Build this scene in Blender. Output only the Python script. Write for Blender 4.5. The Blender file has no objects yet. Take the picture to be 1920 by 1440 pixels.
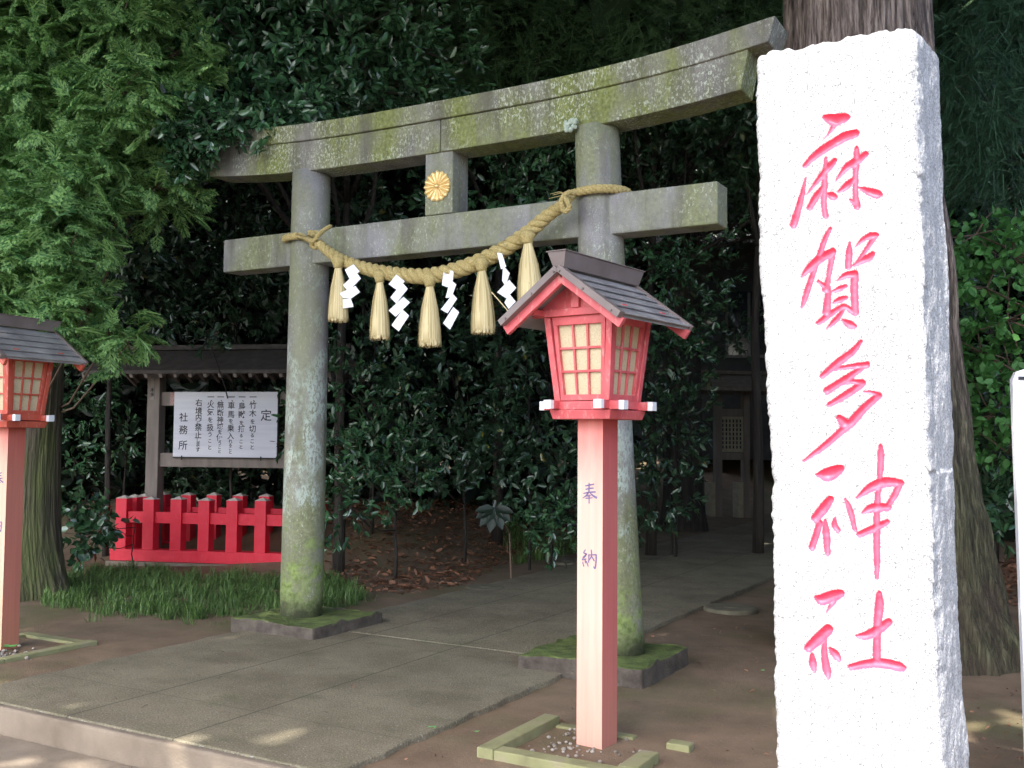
import bpy, math, random
import numpy as np
from mathutils import Vector, Matrix
from math import sin, cos, tan, pi, radians, sqrt
random.seed(7); RNG = np.random.default_rng(11)
S = bpy.context.scene

# ------------------------------------------------------------------ camera
YAW, PITCH, ROLL, FPX, CAMH = radians(29.5), radians(3.0), radians(0.45), 1920., 1.5
fw = Vector((-sin(YAW)*cos(PITCH), cos(YAW)*cos(PITCH), sin(PITCH)))
r0 = Vector((cos(YAW), sin(YAW), 0)); u0 = r0.cross(fw)
rt = r0*cos(ROLL)+u0*sin(ROLL); up = u0*cos(ROLL)-r0*sin(ROLL)
cd = bpy.data.cameras.new('camera'); cam = bpy.data.objects.new('camera', cd)
S.collection.objects.link(cam)
cd.sensor_width = 36; cd.lens = 36*FPX/1920; cd.clip_end = 2000; cd.clip_start = .05
M = Matrix((rt, up, -fw)).transposed().to_4x4(); M.translation = Vector((0, 0, CAMH))
cam.matrix_world = M; S.camera = cam

# ------------------------------------------------------------------ light
SUN_EL, SUN_AZ = radians(52), radians(-5)          # azimuth from -Y towards +X
sv = Vector((sin(SUN_AZ)*cos(SUN_EL), -cos(SUN_AZ)*cos(SUN_EL), sin(SUN_EL)))
W = bpy.data.worlds.new('World'); S.world = W; W.use_nodes = True
nt = W.node_tree; bg = nt.nodes['Background']
sky = nt.nodes.new('ShaderNodeTexSky'); sky.sky_type = 'NISHITA'; sky.sun_disc = False
sky.sun_elevation = SUN_EL; sky.sun_rotation = math.atan2(sv.x, sv.y)
sky.air_density = 1.0; sky.dust_density = 3.0; sky.ozone_density = 1.0
nt.links.new(sky.outputs[0], bg.inputs[0]); bg.inputs[1].default_value = .15
sd = bpy.data.lights.new('sun', 'SUN'); sd.energy = 2.0; sd.angle = radians(.6); sd.color = (1, .95, .88)
so = bpy.data.objects.new('sun', sd); S.collection.objects.link(so)
so.rotation_euler = (-sv).to_track_quat('-Z', 'Y').to_euler(); so.location = (0, -5, 12)
S.view_settings.view_transform = 'Standard'; S.view_settings.look = 'None'
S.view_settings.exposure = 2.3; S.view_settings.gamma = 1
S.cycles.max_bounces = 6; S.cycles.diffuse_bounces = 3; S.cycles.glossy_bounces = 2
S.cycles.transparent_max_bounces = 4; S.cycles.use_denoising = True

# ------------------------------------------------------------------ helpers
def ray(x, y): return fw+rt*((x-960)/FPX)-up*((y-720)/FPX)
def at(x, y, D): return Vector((0, 0, CAMH))+ray(x, y)*D
def at_y(x, y, Y): d = ray(x, y); return Vector((0, 0, CAMH))+d*(Y/d.y)
def at_z(x, y, z=0.): d = ray(x, y); return Vector((0, 0, CAMH))+d*((z-CAMH)/d.z)

def tag(o, label=None, cat=None, group=None, kind=None):
    if label: o['label'] = label
    if cat: o['category'] = cat
    if group: o['group'] = group
    if kind: o['kind'] = kind
    return o
def thing(name, label, cat, loc=(0, 0, 0), rz=0, group=None):
    o = bpy.data.objects.new(name, None); S.collection.objects.link(o)
    o.empty_display_size = .2; o.location = loc; o.rotation_euler = (0, 0, rz)
    return tag(o, label, cat, group)

class MB:
    def __init__(s): s.v = []; s.f = []; s.m = []
    def add(s, vs, fs, m=0):
        b = len(s.v); s.v += [tuple(p) for p in vs]
        s.f += [tuple(b+i for i in f) for f in fs]; s.m += [m]*len(fs)
    def box(s, a, b, m=0):
        x0, y0, z0 = a; x1, y1, z1 = b
        s.hexa([(x0, y0, z0), (x1, y0, z0), (x1, y1, z0), (x0, y1, z0)], [(x0, y0, z1), (x1, y0, z1), (x1, y1, z1), (x0, y1, z1)], m)
    def hexa(s, lo, hi, m=0):
        n = len(lo)
        s.add(list(lo)+list(hi), [tuple(range(n-1, -1, -1)), tuple(range(n, 2*n))]+[(i, (i+1) % n, n+(i+1) % n, n+i) for i in range(n)], m)
    def beam(s, p, q, w, h, m=0, upv=(0, 0, 1)):
        p = Vector(p); q = Vector(q); d = (q-p).normalized(); u = Vector(upv)
        a = d.cross(u).normalized()*w/2; c = a.cross(d).normalized()*h/2
        s.hexa([p-a-c, p+a-c, p+a+c, p-a+c], [q-a-c, q+a-c, q+a+c, q-a+c], m)
    def tube(s, pts, rs, n=10, m=0, cap=True, twist=0):
        pts = [Vector(p) for p in pts]; k = len(pts)
        if not hasattr(rs, '__len__'): rs = [rs]*k
        t = (pts[1]-pts[0]).normalized(); a = t.orthogonal().normalized(); b0 = len(s.v)
        for i in range(k):
            t = (pts[min(i+1, k-1)]-pts[max(i-1, 0)]).normalized()
            a = (a-t*a.dot(t)).normalized(); b = t.cross(a)
            for j in range(n):
                g = 2*pi*j/n; s.v.append(tuple(pts[i]+(a*cos(g)+b*sin(g))*rs[i]))
        for i in range(k-1):
            for j in range(n):
                s.f.append((b0+i*n+j, b0+i*n+(j+1) % n, b0+(i+1)*n+(j+1) % n, b0+(i+1)*n+j)); s.m.append(m)
        if cap:
            s.f.append(tuple(b0+j for j in range(n-1, -1, -1))); s.f.append(tuple(b0+(k-1)*n+j for j in range(n))); s.m += [m, m]
    def build(s, name, mats, parent=None, smooth=False, bevel=0, loc=None, seg=2):
        me = bpy.data.meshes.new(name); me.from_pydata(s.v, [], s.f); me.validate()
        if not isinstance(mats, (list, tuple)): mats = [mats]
        for q in mats: me.materials.append(q)
        if len(mats) > 1: me.polygons.foreach_set('material_index', s.m[:len(me.polygons)])
        if smooth: me.polygons.foreach_set('use_smooth', [True]*len(me.polygons))
        me.update()
        o = bpy.data.objects.new(name, me); S.collection.objects.link(o)
        if parent: o.parent = parent
        if loc is not None: o.location = loc
        if bevel:
            md = o.modifiers.new('bevel', 'BEVEL'); md.width = bevel; md.segments = seg; md.limit_method = 'ANGLE'; md.angle_limit = radians(40)
        return o

def np_mesh(name, V, Fs, mats, parent=None, smooth=False):
    """V (n,3); Fs list of (F array (k,j), mat index)"""
    me = bpy.data.meshes.new(name); me.vertices.add(len(V)); me.vertices.foreach_set('co', np.ascontiguousarray(V, dtype=np.float32).ravel())
    loops = np.concatenate([F.ravel() for F, _ in Fs]); me.loops.add(len(loops)); me.loops.foreach_set('vertex_index', loops.astype(np.int32))
    tot = np.concatenate([np.full(len(F), F.shape[1], np.int32) for F, _ in Fs]); st = np.concatenate([[0], np.cumsum(tot)[:-1]]).astype(np.int32)
    me.polygons.add(len(tot)); me.polygons.foreach_set('loop_start', st); me.polygons.foreach_set('loop_total', tot)
    if not isinstance(mats, (list, tuple)): mats = [mats]
    for q in mats: me.materials.append(q)
    me.polygons.foreach_set('material_index', np.concatenate([np.full(len(F), m, np.int32) for F, m in Fs]))
    me.polygons.foreach_set('use_smooth', np.full(len(tot), smooth, bool))
    me.update(calc_edges=True)
    o = bpy.data.objects.new(name, me); S.collection.objects.link(o)
    if parent: o.parent = parent
    return o

# ------------------------------------------------------------------ materials
def new_mat(name):
    m = bpy.data.materials.new(name); m.use_nodes = True
    return m, m.node_tree, m.node_tree.nodes['Principled BSDF']
class NT:
    """tiny node helper"""
    def __init__(s, t): s.t = t; s.co = None
    def n(s, kind, **kw):
        d = s.t.nodes.new('ShaderNode'+kind)
        for k, v in kw.items(): setattr(d, k, v)
        return d
    def coord(s, which='Object'):
        return s.n('TexCoord').outputs[which]
    def map(s, vec, scale):
        d = s.n('Mapping'); s.t.links.new(vec, d.inputs[0]); d.inputs['Scale'].default_value = scale; return d.outputs[0]
    def noise(s, vec, scale, detail=4, rough=.55, dist=0):
        d = s.n('TexNoise'); s.t.links.new(vec, d.inputs['Vector']); d.inputs['Scale'].default_value = scale
        d.inputs['Detail'].default_value = detail; d.inputs['Roughness'].default_value = rough; d.inputs['Distortion'].default_value = dist
        return d.outputs['Fac']
    def ramp(s, fac, stops, interp='LINEAR'):
        d = s.n('ValToRGB'); s.t.links.new(fac, d.inputs[0]); r = d.color_ramp; r.interpolation = interp
        while len(r.elements) < len(stops): r.elements.new(.5)
        for e, (p, c) in zip(r.elements, stops):
            e.position = p; e.color = (c, c, c, 1) if not hasattr(c, '__len__') else (*c, 1)
        return d.outputs[0]
    def mix(s, fac, a, b, blend='MIX'):
        d = s.n('Mix', data_type='RGBA', blend_type=blend)
        for i, val in ((0, fac), (6, a), (7, b)):
            if isinstance(val, bpy.types.NodeSocket): s.t.links.new(val, d.inputs[i])
            elif hasattr(val, '__len__'): d.inputs[i].default_value = (*val, 1)
            else: d.inputs[i].default_value = val
        return d.outputs[2]
    def math(s, op, a, b=0., clamp=False):
        d = s.n('Math', operation=op, use_clamp=clamp)
        for i, val in enumerate((a, b)):
            if isinstance(val, bpy.types.NodeSocket): s.t.links.new(val, d.inputs[i])
            else: d.inputs[i].default_value = val
        return d.outputs[0]
    def xyz(s, vec):
        d = s.n('SeparateXYZ'); s.t.links.new(vec, d.inputs[0]); return d.outputs
    def bump(s, h, strength, dist, bsdf):
        d = s.n('Bump'); s.t.links.new(h, d.inputs['Height']); d.inputs['Strength'].default_value = strength; d.inputs['Distance'].default_value = dist
        s.t.links.new(d.outputs[0], bsdf.inputs['Normal'])
def M_noise(name, c0, c1, scale=8, rough=.7, bump=.3, bdist=.01, bscale=None, stretch=(1, 1, 1), c2=None, detail=6, spec=.5, metal=0):
    m, t, b = new_mat(name); k = NT(t); co = k.map(k.coord(), stretch)
    f = k.noise(co, scale, detail); st = [(.3, c0), (.7, c1)] if c2 is None else [(.25, c0), (.5, c1), (.75, c2)]
    t.links.new(k.ramp(f, st), b.inputs['Base Color']); b.inputs['Roughness'].default_value = rough
    b.inputs['Specular IOR Level'].default_value = spec; b.inputs['Metallic'].default_value = metal
    if bump: k.bump(k.noise(co, bscale or scale*6, 4), bump, bdist, b)
    return m

def M_torii(name, lichen=.5, basemoss=False):
    m, t, b = new_mat(name); k = NT(t); co = k.coord()
    lo, hi = ((.16, .15, .135), (.3, .285, .25)) if lichen > .8 else ((.22, .21, .22), (.34, .33, .335))
    c = k.ramp(k.noise(co, 5, 5), [(.3, lo), (.7, hi)])
    f = k.noise(co, 220, 2, .6); c = k.mix(.8, c, k.ramp(f, [(.35, .62), (.6, 1.12)]), 'MULTIPLY')
    cos_ = k.map(co, (1, 1, .35))
    g = k.math('MULTIPLY', k.ramp(k.noise(cos_, 2.1, 5, .6), [(.42, 0.), (.62, 1.)]), .3+lichen)
    c = k.mix(g, c, k.ramp(k.noise(co, 40, 4), [(.3, (.12, .135, .035)), (.7, (.25, .275, .09))]))
    w = k.math('MULTIPLY', k.ramp(k.noise(k.map(co, (1, 1, .5)), 62, 3, .75), [(.53, 0.), (.6, 1.)] if lichen > .8 else [(.58, 0.), (.64, 1.)]), k.ramp(k.noise(co, 2.6, 4), [(.42, .12 if lichen > .8 else 0.), (.56, 1.)]))
    c = k.mix(k.math('MULTIPLY', w, .35+lichen*.6), c, (.55, .58, .47))
    d = k.ramp(k.noise(k.map(co, (1, 1, .12)), 7, 4), [(.52, 0.), (.72, .65)])
    c = k.mix(d, c, (.09, .08, .06))
    if basemoss:
        z = k.xyz(co)[2]
        zz = k.math('ADD', z, k.math('MULTIPLY', k.math('SUBTRACT', k.noise(co, 9, 6, .75), .5), 3.2))
        pw = k.math('MULTIPLY', k.ramp(k.noise(k.map(co, (1, 1, .5)), 50, 4, .8), [(.44, 0.), (.52, 1.)]), k.ramp(k.math('ADD', k.noise(k.map(co, (1, 1, .6)), 6, 4), k.math('MULTIPLY', k.math('ABSOLUTE', k.math('SUBTRACT', z, 1.65)), -.22)), [(.38, 0.), (.5, .95)]))
        c = k.mix(pw, c, (.43, .5, .44))
        c = k.mix(k.ramp(k.noise(k.map(co, (1, 1, .25)), 3.5, 4), [(.47, 0.), (.62, .5)]), c, (.22, .23, .13))
        c = k.mix(k.ramp(zz, [(.1, .95), (.62, 0.)]), c, k.ramp(k.noise(co, 30, 4), [(.35, (.12, .17, .03)), (.6, (.25, .33, .1))]))
        zz = k.math('ADD', z, k.math('MULTIPLY', k.math('SUBTRACT', k.noise(co, 9, 5, .65), .5), .6))
        c = k.mix(k.ramp(zz, [(.1, .8), (.26, 0.)]), c, (.07, .065, .05))
    t.links.new(c, b.inputs['Base Color']); b.inputs['Roughness'].default_value = .85
    k.bump(k.noise(co, 160, 3), .5, .004, b)
    return m
def M_leaf(name, dark, light, rough=.35, trans=.0, spec=.5, yellow=None):
    m, t, b = new_mat(name); k = NT(t)
    ri = k.n('NewGeometry').outputs['Random Per Island']
    st = [(0, dark), (.8, light), (1, light)]
    if yellow: st = [(0, dark), (.8, light), (.985, light), (1, yellow)]
    c = k.ramp(ri, st)
    t.links.new(c, b.inputs['Base Color']); b.inputs['Roughness'].default_value = rough; b.inputs['Specular IOR Level'].default_value = spec
    if trans:
        tr = k.n('BsdfTranslucent'); t.links.new(c, tr.inputs[0]); mx = k.n('MixShader'); mx.inputs[0].default_value = trans
        t.links.new(b.outputs[0], mx.inputs[1]); t.links.new(tr.outputs[0], mx.inputs[2])
        t.links.new(mx.outputs[0], t.nodes['Material Output'].inputs[0])
    return m
def M_bark(name, a, bcol, moss=None):
    m, t, b = new_mat(name); k = NT(t); co = k.coord(); cs = k.map(co, (1, 1, .07))
    f = k.noise(cs, 22, 5, .6, .4); c = k.ramp(f, [(.35, a), (.65, bcol)])
    if moss: c = k.mix(k.ramp(k.noise(k.map(co, (1, 1, .3)), 3, 5), [(.4, 0.), (.6, .85)]), c, moss)
    t.links.new(c, b.inputs['Base Color']); b.inputs['Roughness'].default_value = .8
    k.bump(f, 1., .05, b); return m
def M_barkc():
    m, t, b = new_mat('shaggy_cedar_bark'); k = NT(t); co = k.coord(); z = k.xyz(co)[2]
    f = k.noise(k.map(co, (1, 1, .055)), 30, 6, .65, .5); f2 = k.noise(k.map(co, (1, 1, .1)), 80, 4, .6)
    h = k.math('ADD', k.math('MULTIPLY', f, .7), k.math('MULTIPLY', f2, .3))
    c = k.ramp(h, [(.36, (.02, .014, .013)), (.48, (.19, .14, .12)), (.6, (.5, .4, .35))])
    g = k.ramp(h, [(.36, (.012, .012, .008)), (.48, (.07, .075, .03)), (.6, (.17, .18, .08))])
    zz = k.math('ADD', k.math('DIVIDE', z, 5.), k.math('MULTIPLY', k.math('SUBTRACT', k.noise(co, 3, 4), .5), .5))
    c = k.mix(k.ramp(zz, [(.25, .85), (.55, 0.)]), c, g); c = k.mix(k.ramp(zz, [(.0, .8), (.12, 0.)]), c, (.09, .06, .045))
    t.links.new(c, b.inputs['Base Color']); b.inputs['Roughness'].default_value = .75; k.bump(h, 1., .12, b); return m
def M_red(name, c0, c1, fade=(.75, .4, .36)):
    m, t, b = new_mat(name); k = NT(t); co = k.coord()
    c = k.ramp(k.noise(co, 9, 5), [(.3, c0), (.7, c1)])
    w = k.ramp(k.noise(k.map(co, (1, 1, .4)), 38, 5, .7), [(.55, 0.), (.69, .55)])
    c = k.mix(w, c, fade); t.links.new(c, b.inputs['Base Color']); b.inputs['Roughness'].default_value = .55
    k.bump(k.noise(k.map(co, (1, 1, .15)), 90, 3), .25, .003, b); return m

m_pillar = M_torii('pillar_stone', .42, True); m_beam = M_torii('beam_stone', .85); m_tie = M_torii('tie_stone', .4)
m_gold = M_noise('gold', (.8, .52, .18), (.92, .7, .34), 30, .35, .1, metal=.35)
m_slab = M_noise('mossy_slab', (.1, .16, .03), (.2, .32, .06), 14, .9, .6, .01, c2=(.14, .12, .09))
m_straw = M_noise('straw', (.42, .30, .09), (.74, .6, .28), 110, .6, 1., .006, stretch=(1, .3, 1))
m_tassel = M_leaf('tassel_straw', (.5, .38, .16), (.82, .68, .38), .6)
m_paper = M_noise('paper', (.8, .8, .85), (.86, .86, .9), 10, .6, 0)
m_red = M_red('lantern_red', (.60, .085, .095), (.72, .16, .165))
m_redo = M_red('lantern_orange_red', (.5, .075, .045), (.58, .12, .07))
m_fence = M_red('fence_red', (.74, .012, .04), (.8, .03, .06), (.7, .1, .11))
m_tin = M_noise('lantern_roof_metal', (.22, .205, .205), (.38, .36, .355), 6, .5, .15, .003, spec=.4)
m_cap = M_noise('ridge_cap_metal', (.17, .13, .12), (.24, .195, .18), 6, .45, .1, .003, spec=.4)
m_pane = M_noise('amber_pane', (.52, .43, .25), (.7, .6, .4), 160, .45, .3, .002, detail=2)
m_white = M_noise('white_paint', (.75, .76, .8), (.85, .86, .88), 20, .5, .1)
m_ink = M_noise('ink', (.012, .012, .016), (.03, .03, .035), 30, .7, 0)
m_blueink = M_noise('faded_blue_ink', (.12, .11, .24), (.25, .2, .36), 50, .7, 0)
m_wood = M_noise('weathered_wood', (.17, .14, .12), (.27, .23, .2), 10, .8, .4, .004, stretch=(1, 1, .15))
m_woodd = M_noise('dark_wood', (.05, .042, .038), (.1, .085, .075), 10, .8, .4, .004)
m_board = M_noise('board_face', (.62, .62, .7), (.74, .74, .8), 5, .5, .05, stretch=(.3, 1, 4))
m_bark = M_bark('cedar_bark', (.05, .03, .028), (.22, .15, .14))
m_barkm = M_bark('mossy_bark', (.035, .026, .02), (.13, .10, .075), (.10, .12, .035))
m_barkcr = M_barkc()
m_twig = M_noise('twig_bark', (.10, .065, .045), (.2, .14, .1), 20, .8, .2)
m_trunkd = M_bark('dark_bark', (.02, .016, .014), (.06, .05, .04))
L_cam = M_leaf('camellia_leaf', (.022, .06, .028), (.06, .15, .06), .27, .0, 1.)
L_camd = M_leaf('dark_camellia_leaf', (.016, .042, .022), (.045, .105, .048), .3, 0, .9, (.2, .17, .02))
L_cyp = M_leaf('cypress_leaf', (.035, .14, .04), (.34, .56, .19), .55, .4)
L_yew = M_leaf('yew_leaf', (.045, .11, .04), (.12, .24, .10), .5, .1)
L_fir = M_leaf('fir_leaf', (.025, .075, .04), (.06, .15, .08), .5, .1)
L_maple = M_leaf('light_green_leaf', (.07, .22, .05), (.14, .36, .1), .55, .35)
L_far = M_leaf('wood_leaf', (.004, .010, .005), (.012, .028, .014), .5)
L_farb = M_leaf('sun_tinted_leaf', (.05, .2, .04), (.12, .42, .1), .6, .3)  # leaf colour lightened to look sunlit under the canopy
L_canopy = M_leaf('canopy_leaf', (.02, .05, .02), (.04, .08, .03), .6, 0)
L_grass = M_leaf('grass_blade', (.045, .10, .025), (.16, .27, .075), .5, .1)
L_dead = M_leaf('dead_leaf', (.08, .035, .02), (.32, .15, .08), .7)
L_weed = M_leaf('weed_leaf', (.12, .35, .08), (.2, .5, .15), .5, .2)

# ------------------------------------------------------------------ stuff: leaf templates
T_LEAF = (np.array([(0, 0, 0), (.3, .2, .06), (.72, .16, .02), (1, 0, -.08), (.72, -.16, .02), (.3, -.2, .06)], float), np.array([(0, 3, 2, 1), (0, 5, 4, 3)]))
T_ROUND = (np.array([(0, 0, 0), (.25, .3, .05), (.65, .3, .02), (1, 0, -.1), (.65, -.3, .02), (.25, -.3, .05)], float), np.array([(0, 3, 2, 1), (0, 5, 4, 3)]))
T_QUAD = (np.array([(0, -.4, 0), (.6, -.5, .1), (1, .1, 0), (.4, .5, -.1)], float), np.array([(0, 1, 2, 3)]))
def t_blade():
    v = [(0, -.03, 0), (0, .03, 0), (.4, .025, .3), (.4, -.025, .3), (.75, .018, .36), (.75, -.018, .36), (1, -.003, .2), (1.0, 0.003, .2)]
    return np.array(v, float), np.array([(0, 1, 2, 3), (3, 2, 4, 5), (5, 4, 6, 7)])
def t_spray(n=6, seed=0):
    r = random.Random(seed); v = []; f = []
    def tri(p, d, L, w):
        px, py = -d[1], d[0]; b = len(v); z = r.uniform(-.02, .02)
        v.extend([(p[0]-px*w, p[1]-py*w, z), (p[0]+d[0]*L*.55-px*w*1.1, p[1]+d[1]*L*.55-py*w*1.1, z-.01), (p[0]+d[0]*L, p[1]+d[1]*L, z-.05), (p[0]+px*w, p[1]+py*w, z)])
        f.append((b, b+1, b+2, b+3))
    tri((0, 0), (1, 0), 1., .02)
    for i in range(n):
        x = .12+.78*i/n
        for s in (-1, 1):
            a = radians(r.uniform(38, 52))*s; L = (.52-.34*i/n)*r.uniform(.8, 1.15); d = (cos(a), sin(a)); p = (x, 0)
            tri(p, d, L, .032)
            for j in (0.3, .6):
                q = (p[0]+d[0]*L*j, p[1]+d[1]*L*j)
                for s2 in (-1, 1):
                    a2 = a+s2*radians(38); tri(q, (cos(a2), sin(a2)), L*.42*(1.2-j), .03)
    V = np.array(v, float); V[:, 2] -= .18*V[:, 0]**2+.25*V[:, 1]**2
    return V, np.array(f)
def t_needles(n=11, seed=0):
    r = random.Random(seed); v = []; f = []
    b = 0; v += [(0, -.012, 0), (0, .012, 0), (1, .006, -.08), (1, -.006, -.08)]; f.append((0, 1, 2, 3))
    for i in range(n):
        x = .05+.95*i/n
        for s in (-1, 1):
            L = .2*(1.05-.5*i/n)*r.uniform(.8, 1.1); b = len(v); z = -.08*x*x; w = .022
            v += [(x, 0, z), (x+L*.4, s*L*.6-s*.0, z+.02), (x+L*.55, s*L, z), (x+L*.1+w, s*L*.35, z+.005)]; f.append((b, b+3, b+2, b+1))
    return np.array(v, float), np.array(f)
T_SPRAY = [t_spray(6, s) for s in range(3)]; T_NEED = t_needles(); T_BLADE = t_blade()

def norm(a): return a/np.maximum(np.linalg.norm(a, axis=-1, keepdims=True), 1e-9)
def scatter(P, D, N, L, T, wid=1.):
    """place template T at P with x-axis D, normal roughly N, length L -> V, F"""
    tv, tf = T; D = norm(D); Y = norm(np.cross(N, D)); Z = np.cross(D, Y)
    V = P[:, None, :]+L[:, None, None]*(tv[None, :, 0:1]*D[:, None, :]+wid*tv[None, :, 1:2]*Y[:, None, :]+tv[None, :, 2:3]*Z[:, None, :])
    n = len(P); F = tf[None]+(np.arange(n)*len(tv))[:, None, None]
    return V.reshape(-1, 3), F.reshape(-1, tf.shape[1])
def merge(parts):
    V = []; F = []; o = 0
    for v, f in parts: V.append(v); F.append(f+o); o += len(v)
    return np.concatenate(V), np.concatenate(F)

def clump_points(blobs, dens, inner=.25):
    """twig tips near the lumpy surface of each blob; blobs (center, radii)"""
    P = []; O = []
    for c, r in blobs:
        r = np.array(r if hasattr(r, '__len__') else (r, r, r), float)
        n = int(dens*4*pi*(r.prod()**(2/3)))
        d = norm(RNG.normal(size=(n, 3)))
        k = [RNG.normal(size=3)*2.2 for _ in range(4)]; ph = RNG.uniform(0, 6.28, 4)
        lump = sum(np.sin(d@kk+p) for kk, p in zip(k, ph))*.10
        rad = np.where(RNG.random(n) < inner, RNG.uniform(.35, .85, n), RNG.normal(1, .07, n))+lump
        P.append(np.array(c)+d*r*rad[:, None]); O.append(norm(d/r))
    return np.concatenate(P), np.concatenate(O)
def broad_foliage(name, blobs, mat, parent, dens=14, per=8, size=.1, T=T_LEAF, droop=.1, inner=.25):
    P, O = clump_points(blobs, dens, inner); n = len(P)
    O = norm(O+np.array((0, 0, .15))+RNG.normal(scale=.35, size=(n, 3)))
    Pm = np.repeat(P, per, 0); Om = np.repeat(O, per, 0); m = len(Pm)
    side = RNG.normal(size=(m, 3)); side = norm(side-(side*Om).sum(1)[:, None]*Om)
    spread = RNG.uniform(.4, 1.5, m)[:, None]
    D = norm(Om+side*spread-np.array((0, 0, droop))); off = Om*RNG.uniform(-.9, .3, m)[:, None]*size*1.2
    N = norm(Om*1.0+np.array((0, 0, .5))+RNG.normal(scale=.35, size=(m, 3)))
    L = size*RNG.uniform(.65, 1.15, m)
    V, F = scatter(Pm+off, D, N, L, T)
    return np_mesh(name, V, [(F, 0)], mat, parent, True)
def spray_foliage(name, blobs, mat, parent, dens=12, per=5, size=.25, T=None, droop=.35, inner=.3, up_=.0, flat=.4):
    T = T or T_SPRAY
    P, O = clump_points(blobs, dens, inner); n = len(P); parts = []
    O = norm(O*np.array((1, 1, .5))+RNG.normal(scale=.3, size=(n, 3))+np.array((0, 0, up_)))
    Pm = np.repeat(P, per, 0); Om = np.repeat(O, per, 0); m = len(Pm)
    D = norm(Om+RNG.normal(scale=.5, size=(m, 3))-np.array((0, 0, droop)))
    N = norm(np.array((0, 0, 1.))+Om*.6+RNG.normal(scale=flat, size=(m, 3))); off = RNG.normal(scale=size*.35, size=(m, 3))
    L = size*RNG.uniform(.6, 1.2, m)
    for i, t in enumerate(T):
        s = slice(i, None, len(T)); parts.append(scatter((Pm+off)[s], D[s], N[s], L[s], t))
    V, F = merge(parts); return np_mesh(name, V, [(F, 0)], mat, parent, False)
def stems(name, base, blobs, r, mat, parent, twigs=5, sag=0.):
    mb = MB(); base = Vector(base); top = max(b[0][2] for b in blobs)
    lead = [base+Vector((.06*sin(k*1.7)*k/4, .05*cos(k*2.1)*k/4, max(.05, top*.9-max(base.z, 0))*k/6)) for k in range(7)]
    mb.tube(lead, [r*(1-.1*k) for k in range(7)], 8)
    for c, rr in blobs:
        c = Vector(c); rr = rr if not hasattr(rr, '__len__') else sum(rr)/3
        k = min(6, max(0, int(c.z*.8/max(top*.9, .01)*6))); b = lead[k]; d = c-b
        if d.length > .3:
            mid = b+d*.5+Vector((random.uniform(-.08, .08), random.uniform(-.08, .08), -.06*d.length)); mb.tube([b, b.lerp(mid, .5)+Vector((0, 0, -.03)), mid, mid.lerp(c, .6), c], [r*.5, r*.42, r*.35, r*.28, r*.2], 6)
        for _ in range(twigs):
            d = Vector(norm(RNG.normal(size=3))); e = c+d*rr*.95
            m_ = c.lerp(e, .5)+Vector((0, 0, random.uniform(-.1, .15)*rr))
            mb.tube([c, m_, e], [min(r*.25, .009), min(r*.16, .006), .003], 5)
    return mb.build(name, mat, parent, True)
def trunk_mesh(name, pts, radii, mat, parent, n=200, rib=.05, flare=None):
    pts = np.array(pts, float); zs = pts[:, 2]; m = 260 if n > 60 else 40; Z = np.linspace(0, 1, m)**1.4*(zs[-1]-zs[0])+zs[0]; n = 260 if n > 60 else 48
    X = np.interp(Z, zs, pts[:, 0]); Y = np.interp(Z, zs, pts[:, 1]); R = np.interp(Z, zs, radii); K = np.interp(Z, zs, np.linspace(0, 1, len(zs)))
    seed = int(abs(pts[0, 0])*100); f1, f2, f3 = VN(seed), VN(seed+1), VN(seed+2); V = np.zeros((m, n, 3))
    g = np.arange(n)*2*pi/n
    for i in range(m):
        wob = .35*f3(Z[i]*.9, 7.)+.1*f3(Z[i]*4, 3.); u = (g+wob)/(2*pi)
        rid = rib*1.1*np.abs(f1(u*64, np.full(n, Z[i]*1.1)))*2+rib*.7*np.abs(f2(u*64*2 % 64, np.full(n, Z[i]*2.3)))*2+rib*.8*f3(u*64 % 64*.25, np.full(n, Z[i]*.7))
        fl = 1+rid-rib*.8
        if flare: fl = fl*(1+np.array([flare(K[i], a) for a in g]))
        V[i, :, 0] = X[i]+np.cos(g)*R[i]*fl; V[i, :, 1] = Y[i]+np.sin(g)*R[i]*fl; V[i, :, 2] = Z[i]
    A = np.arange(m*n).reshape(m, n); B = np.roll(A, -1, 1)
    F = np.stack([A[:-1], B[:-1], B[1:], A[1:]], -1).reshape(-1, 4)
    return np_mesh(name, V.reshape(-1, 3), [(F, 0)], mat, parent, True)
def VN(seed):
    r = np.random.default_rng(seed); G_ = r.random((64, 64))
    def f(x, y):
        x = np.asarray(x, float) % 64; y = np.asarray(y, float) % 64; xi = np.floor(x).astype(int); yi = np.floor(y).astype(int); fx = x-xi; fy = y-yi
        fx = fx*fx*(3-2*fx); fy = fy*fy*(3-2*fy); a = G_[xi % 64, yi % 64]; b = G_[(xi+1) % 64, yi % 64]; c = G_[xi % 64, (yi+1) % 64]; d = G_[(xi+1) % 64, (yi+1) % 64]
        return (a*(1-fx)+b*fx)*(1-fy)+(c*(1-fx)+d*fx)*fy-.5
    return f

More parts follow.
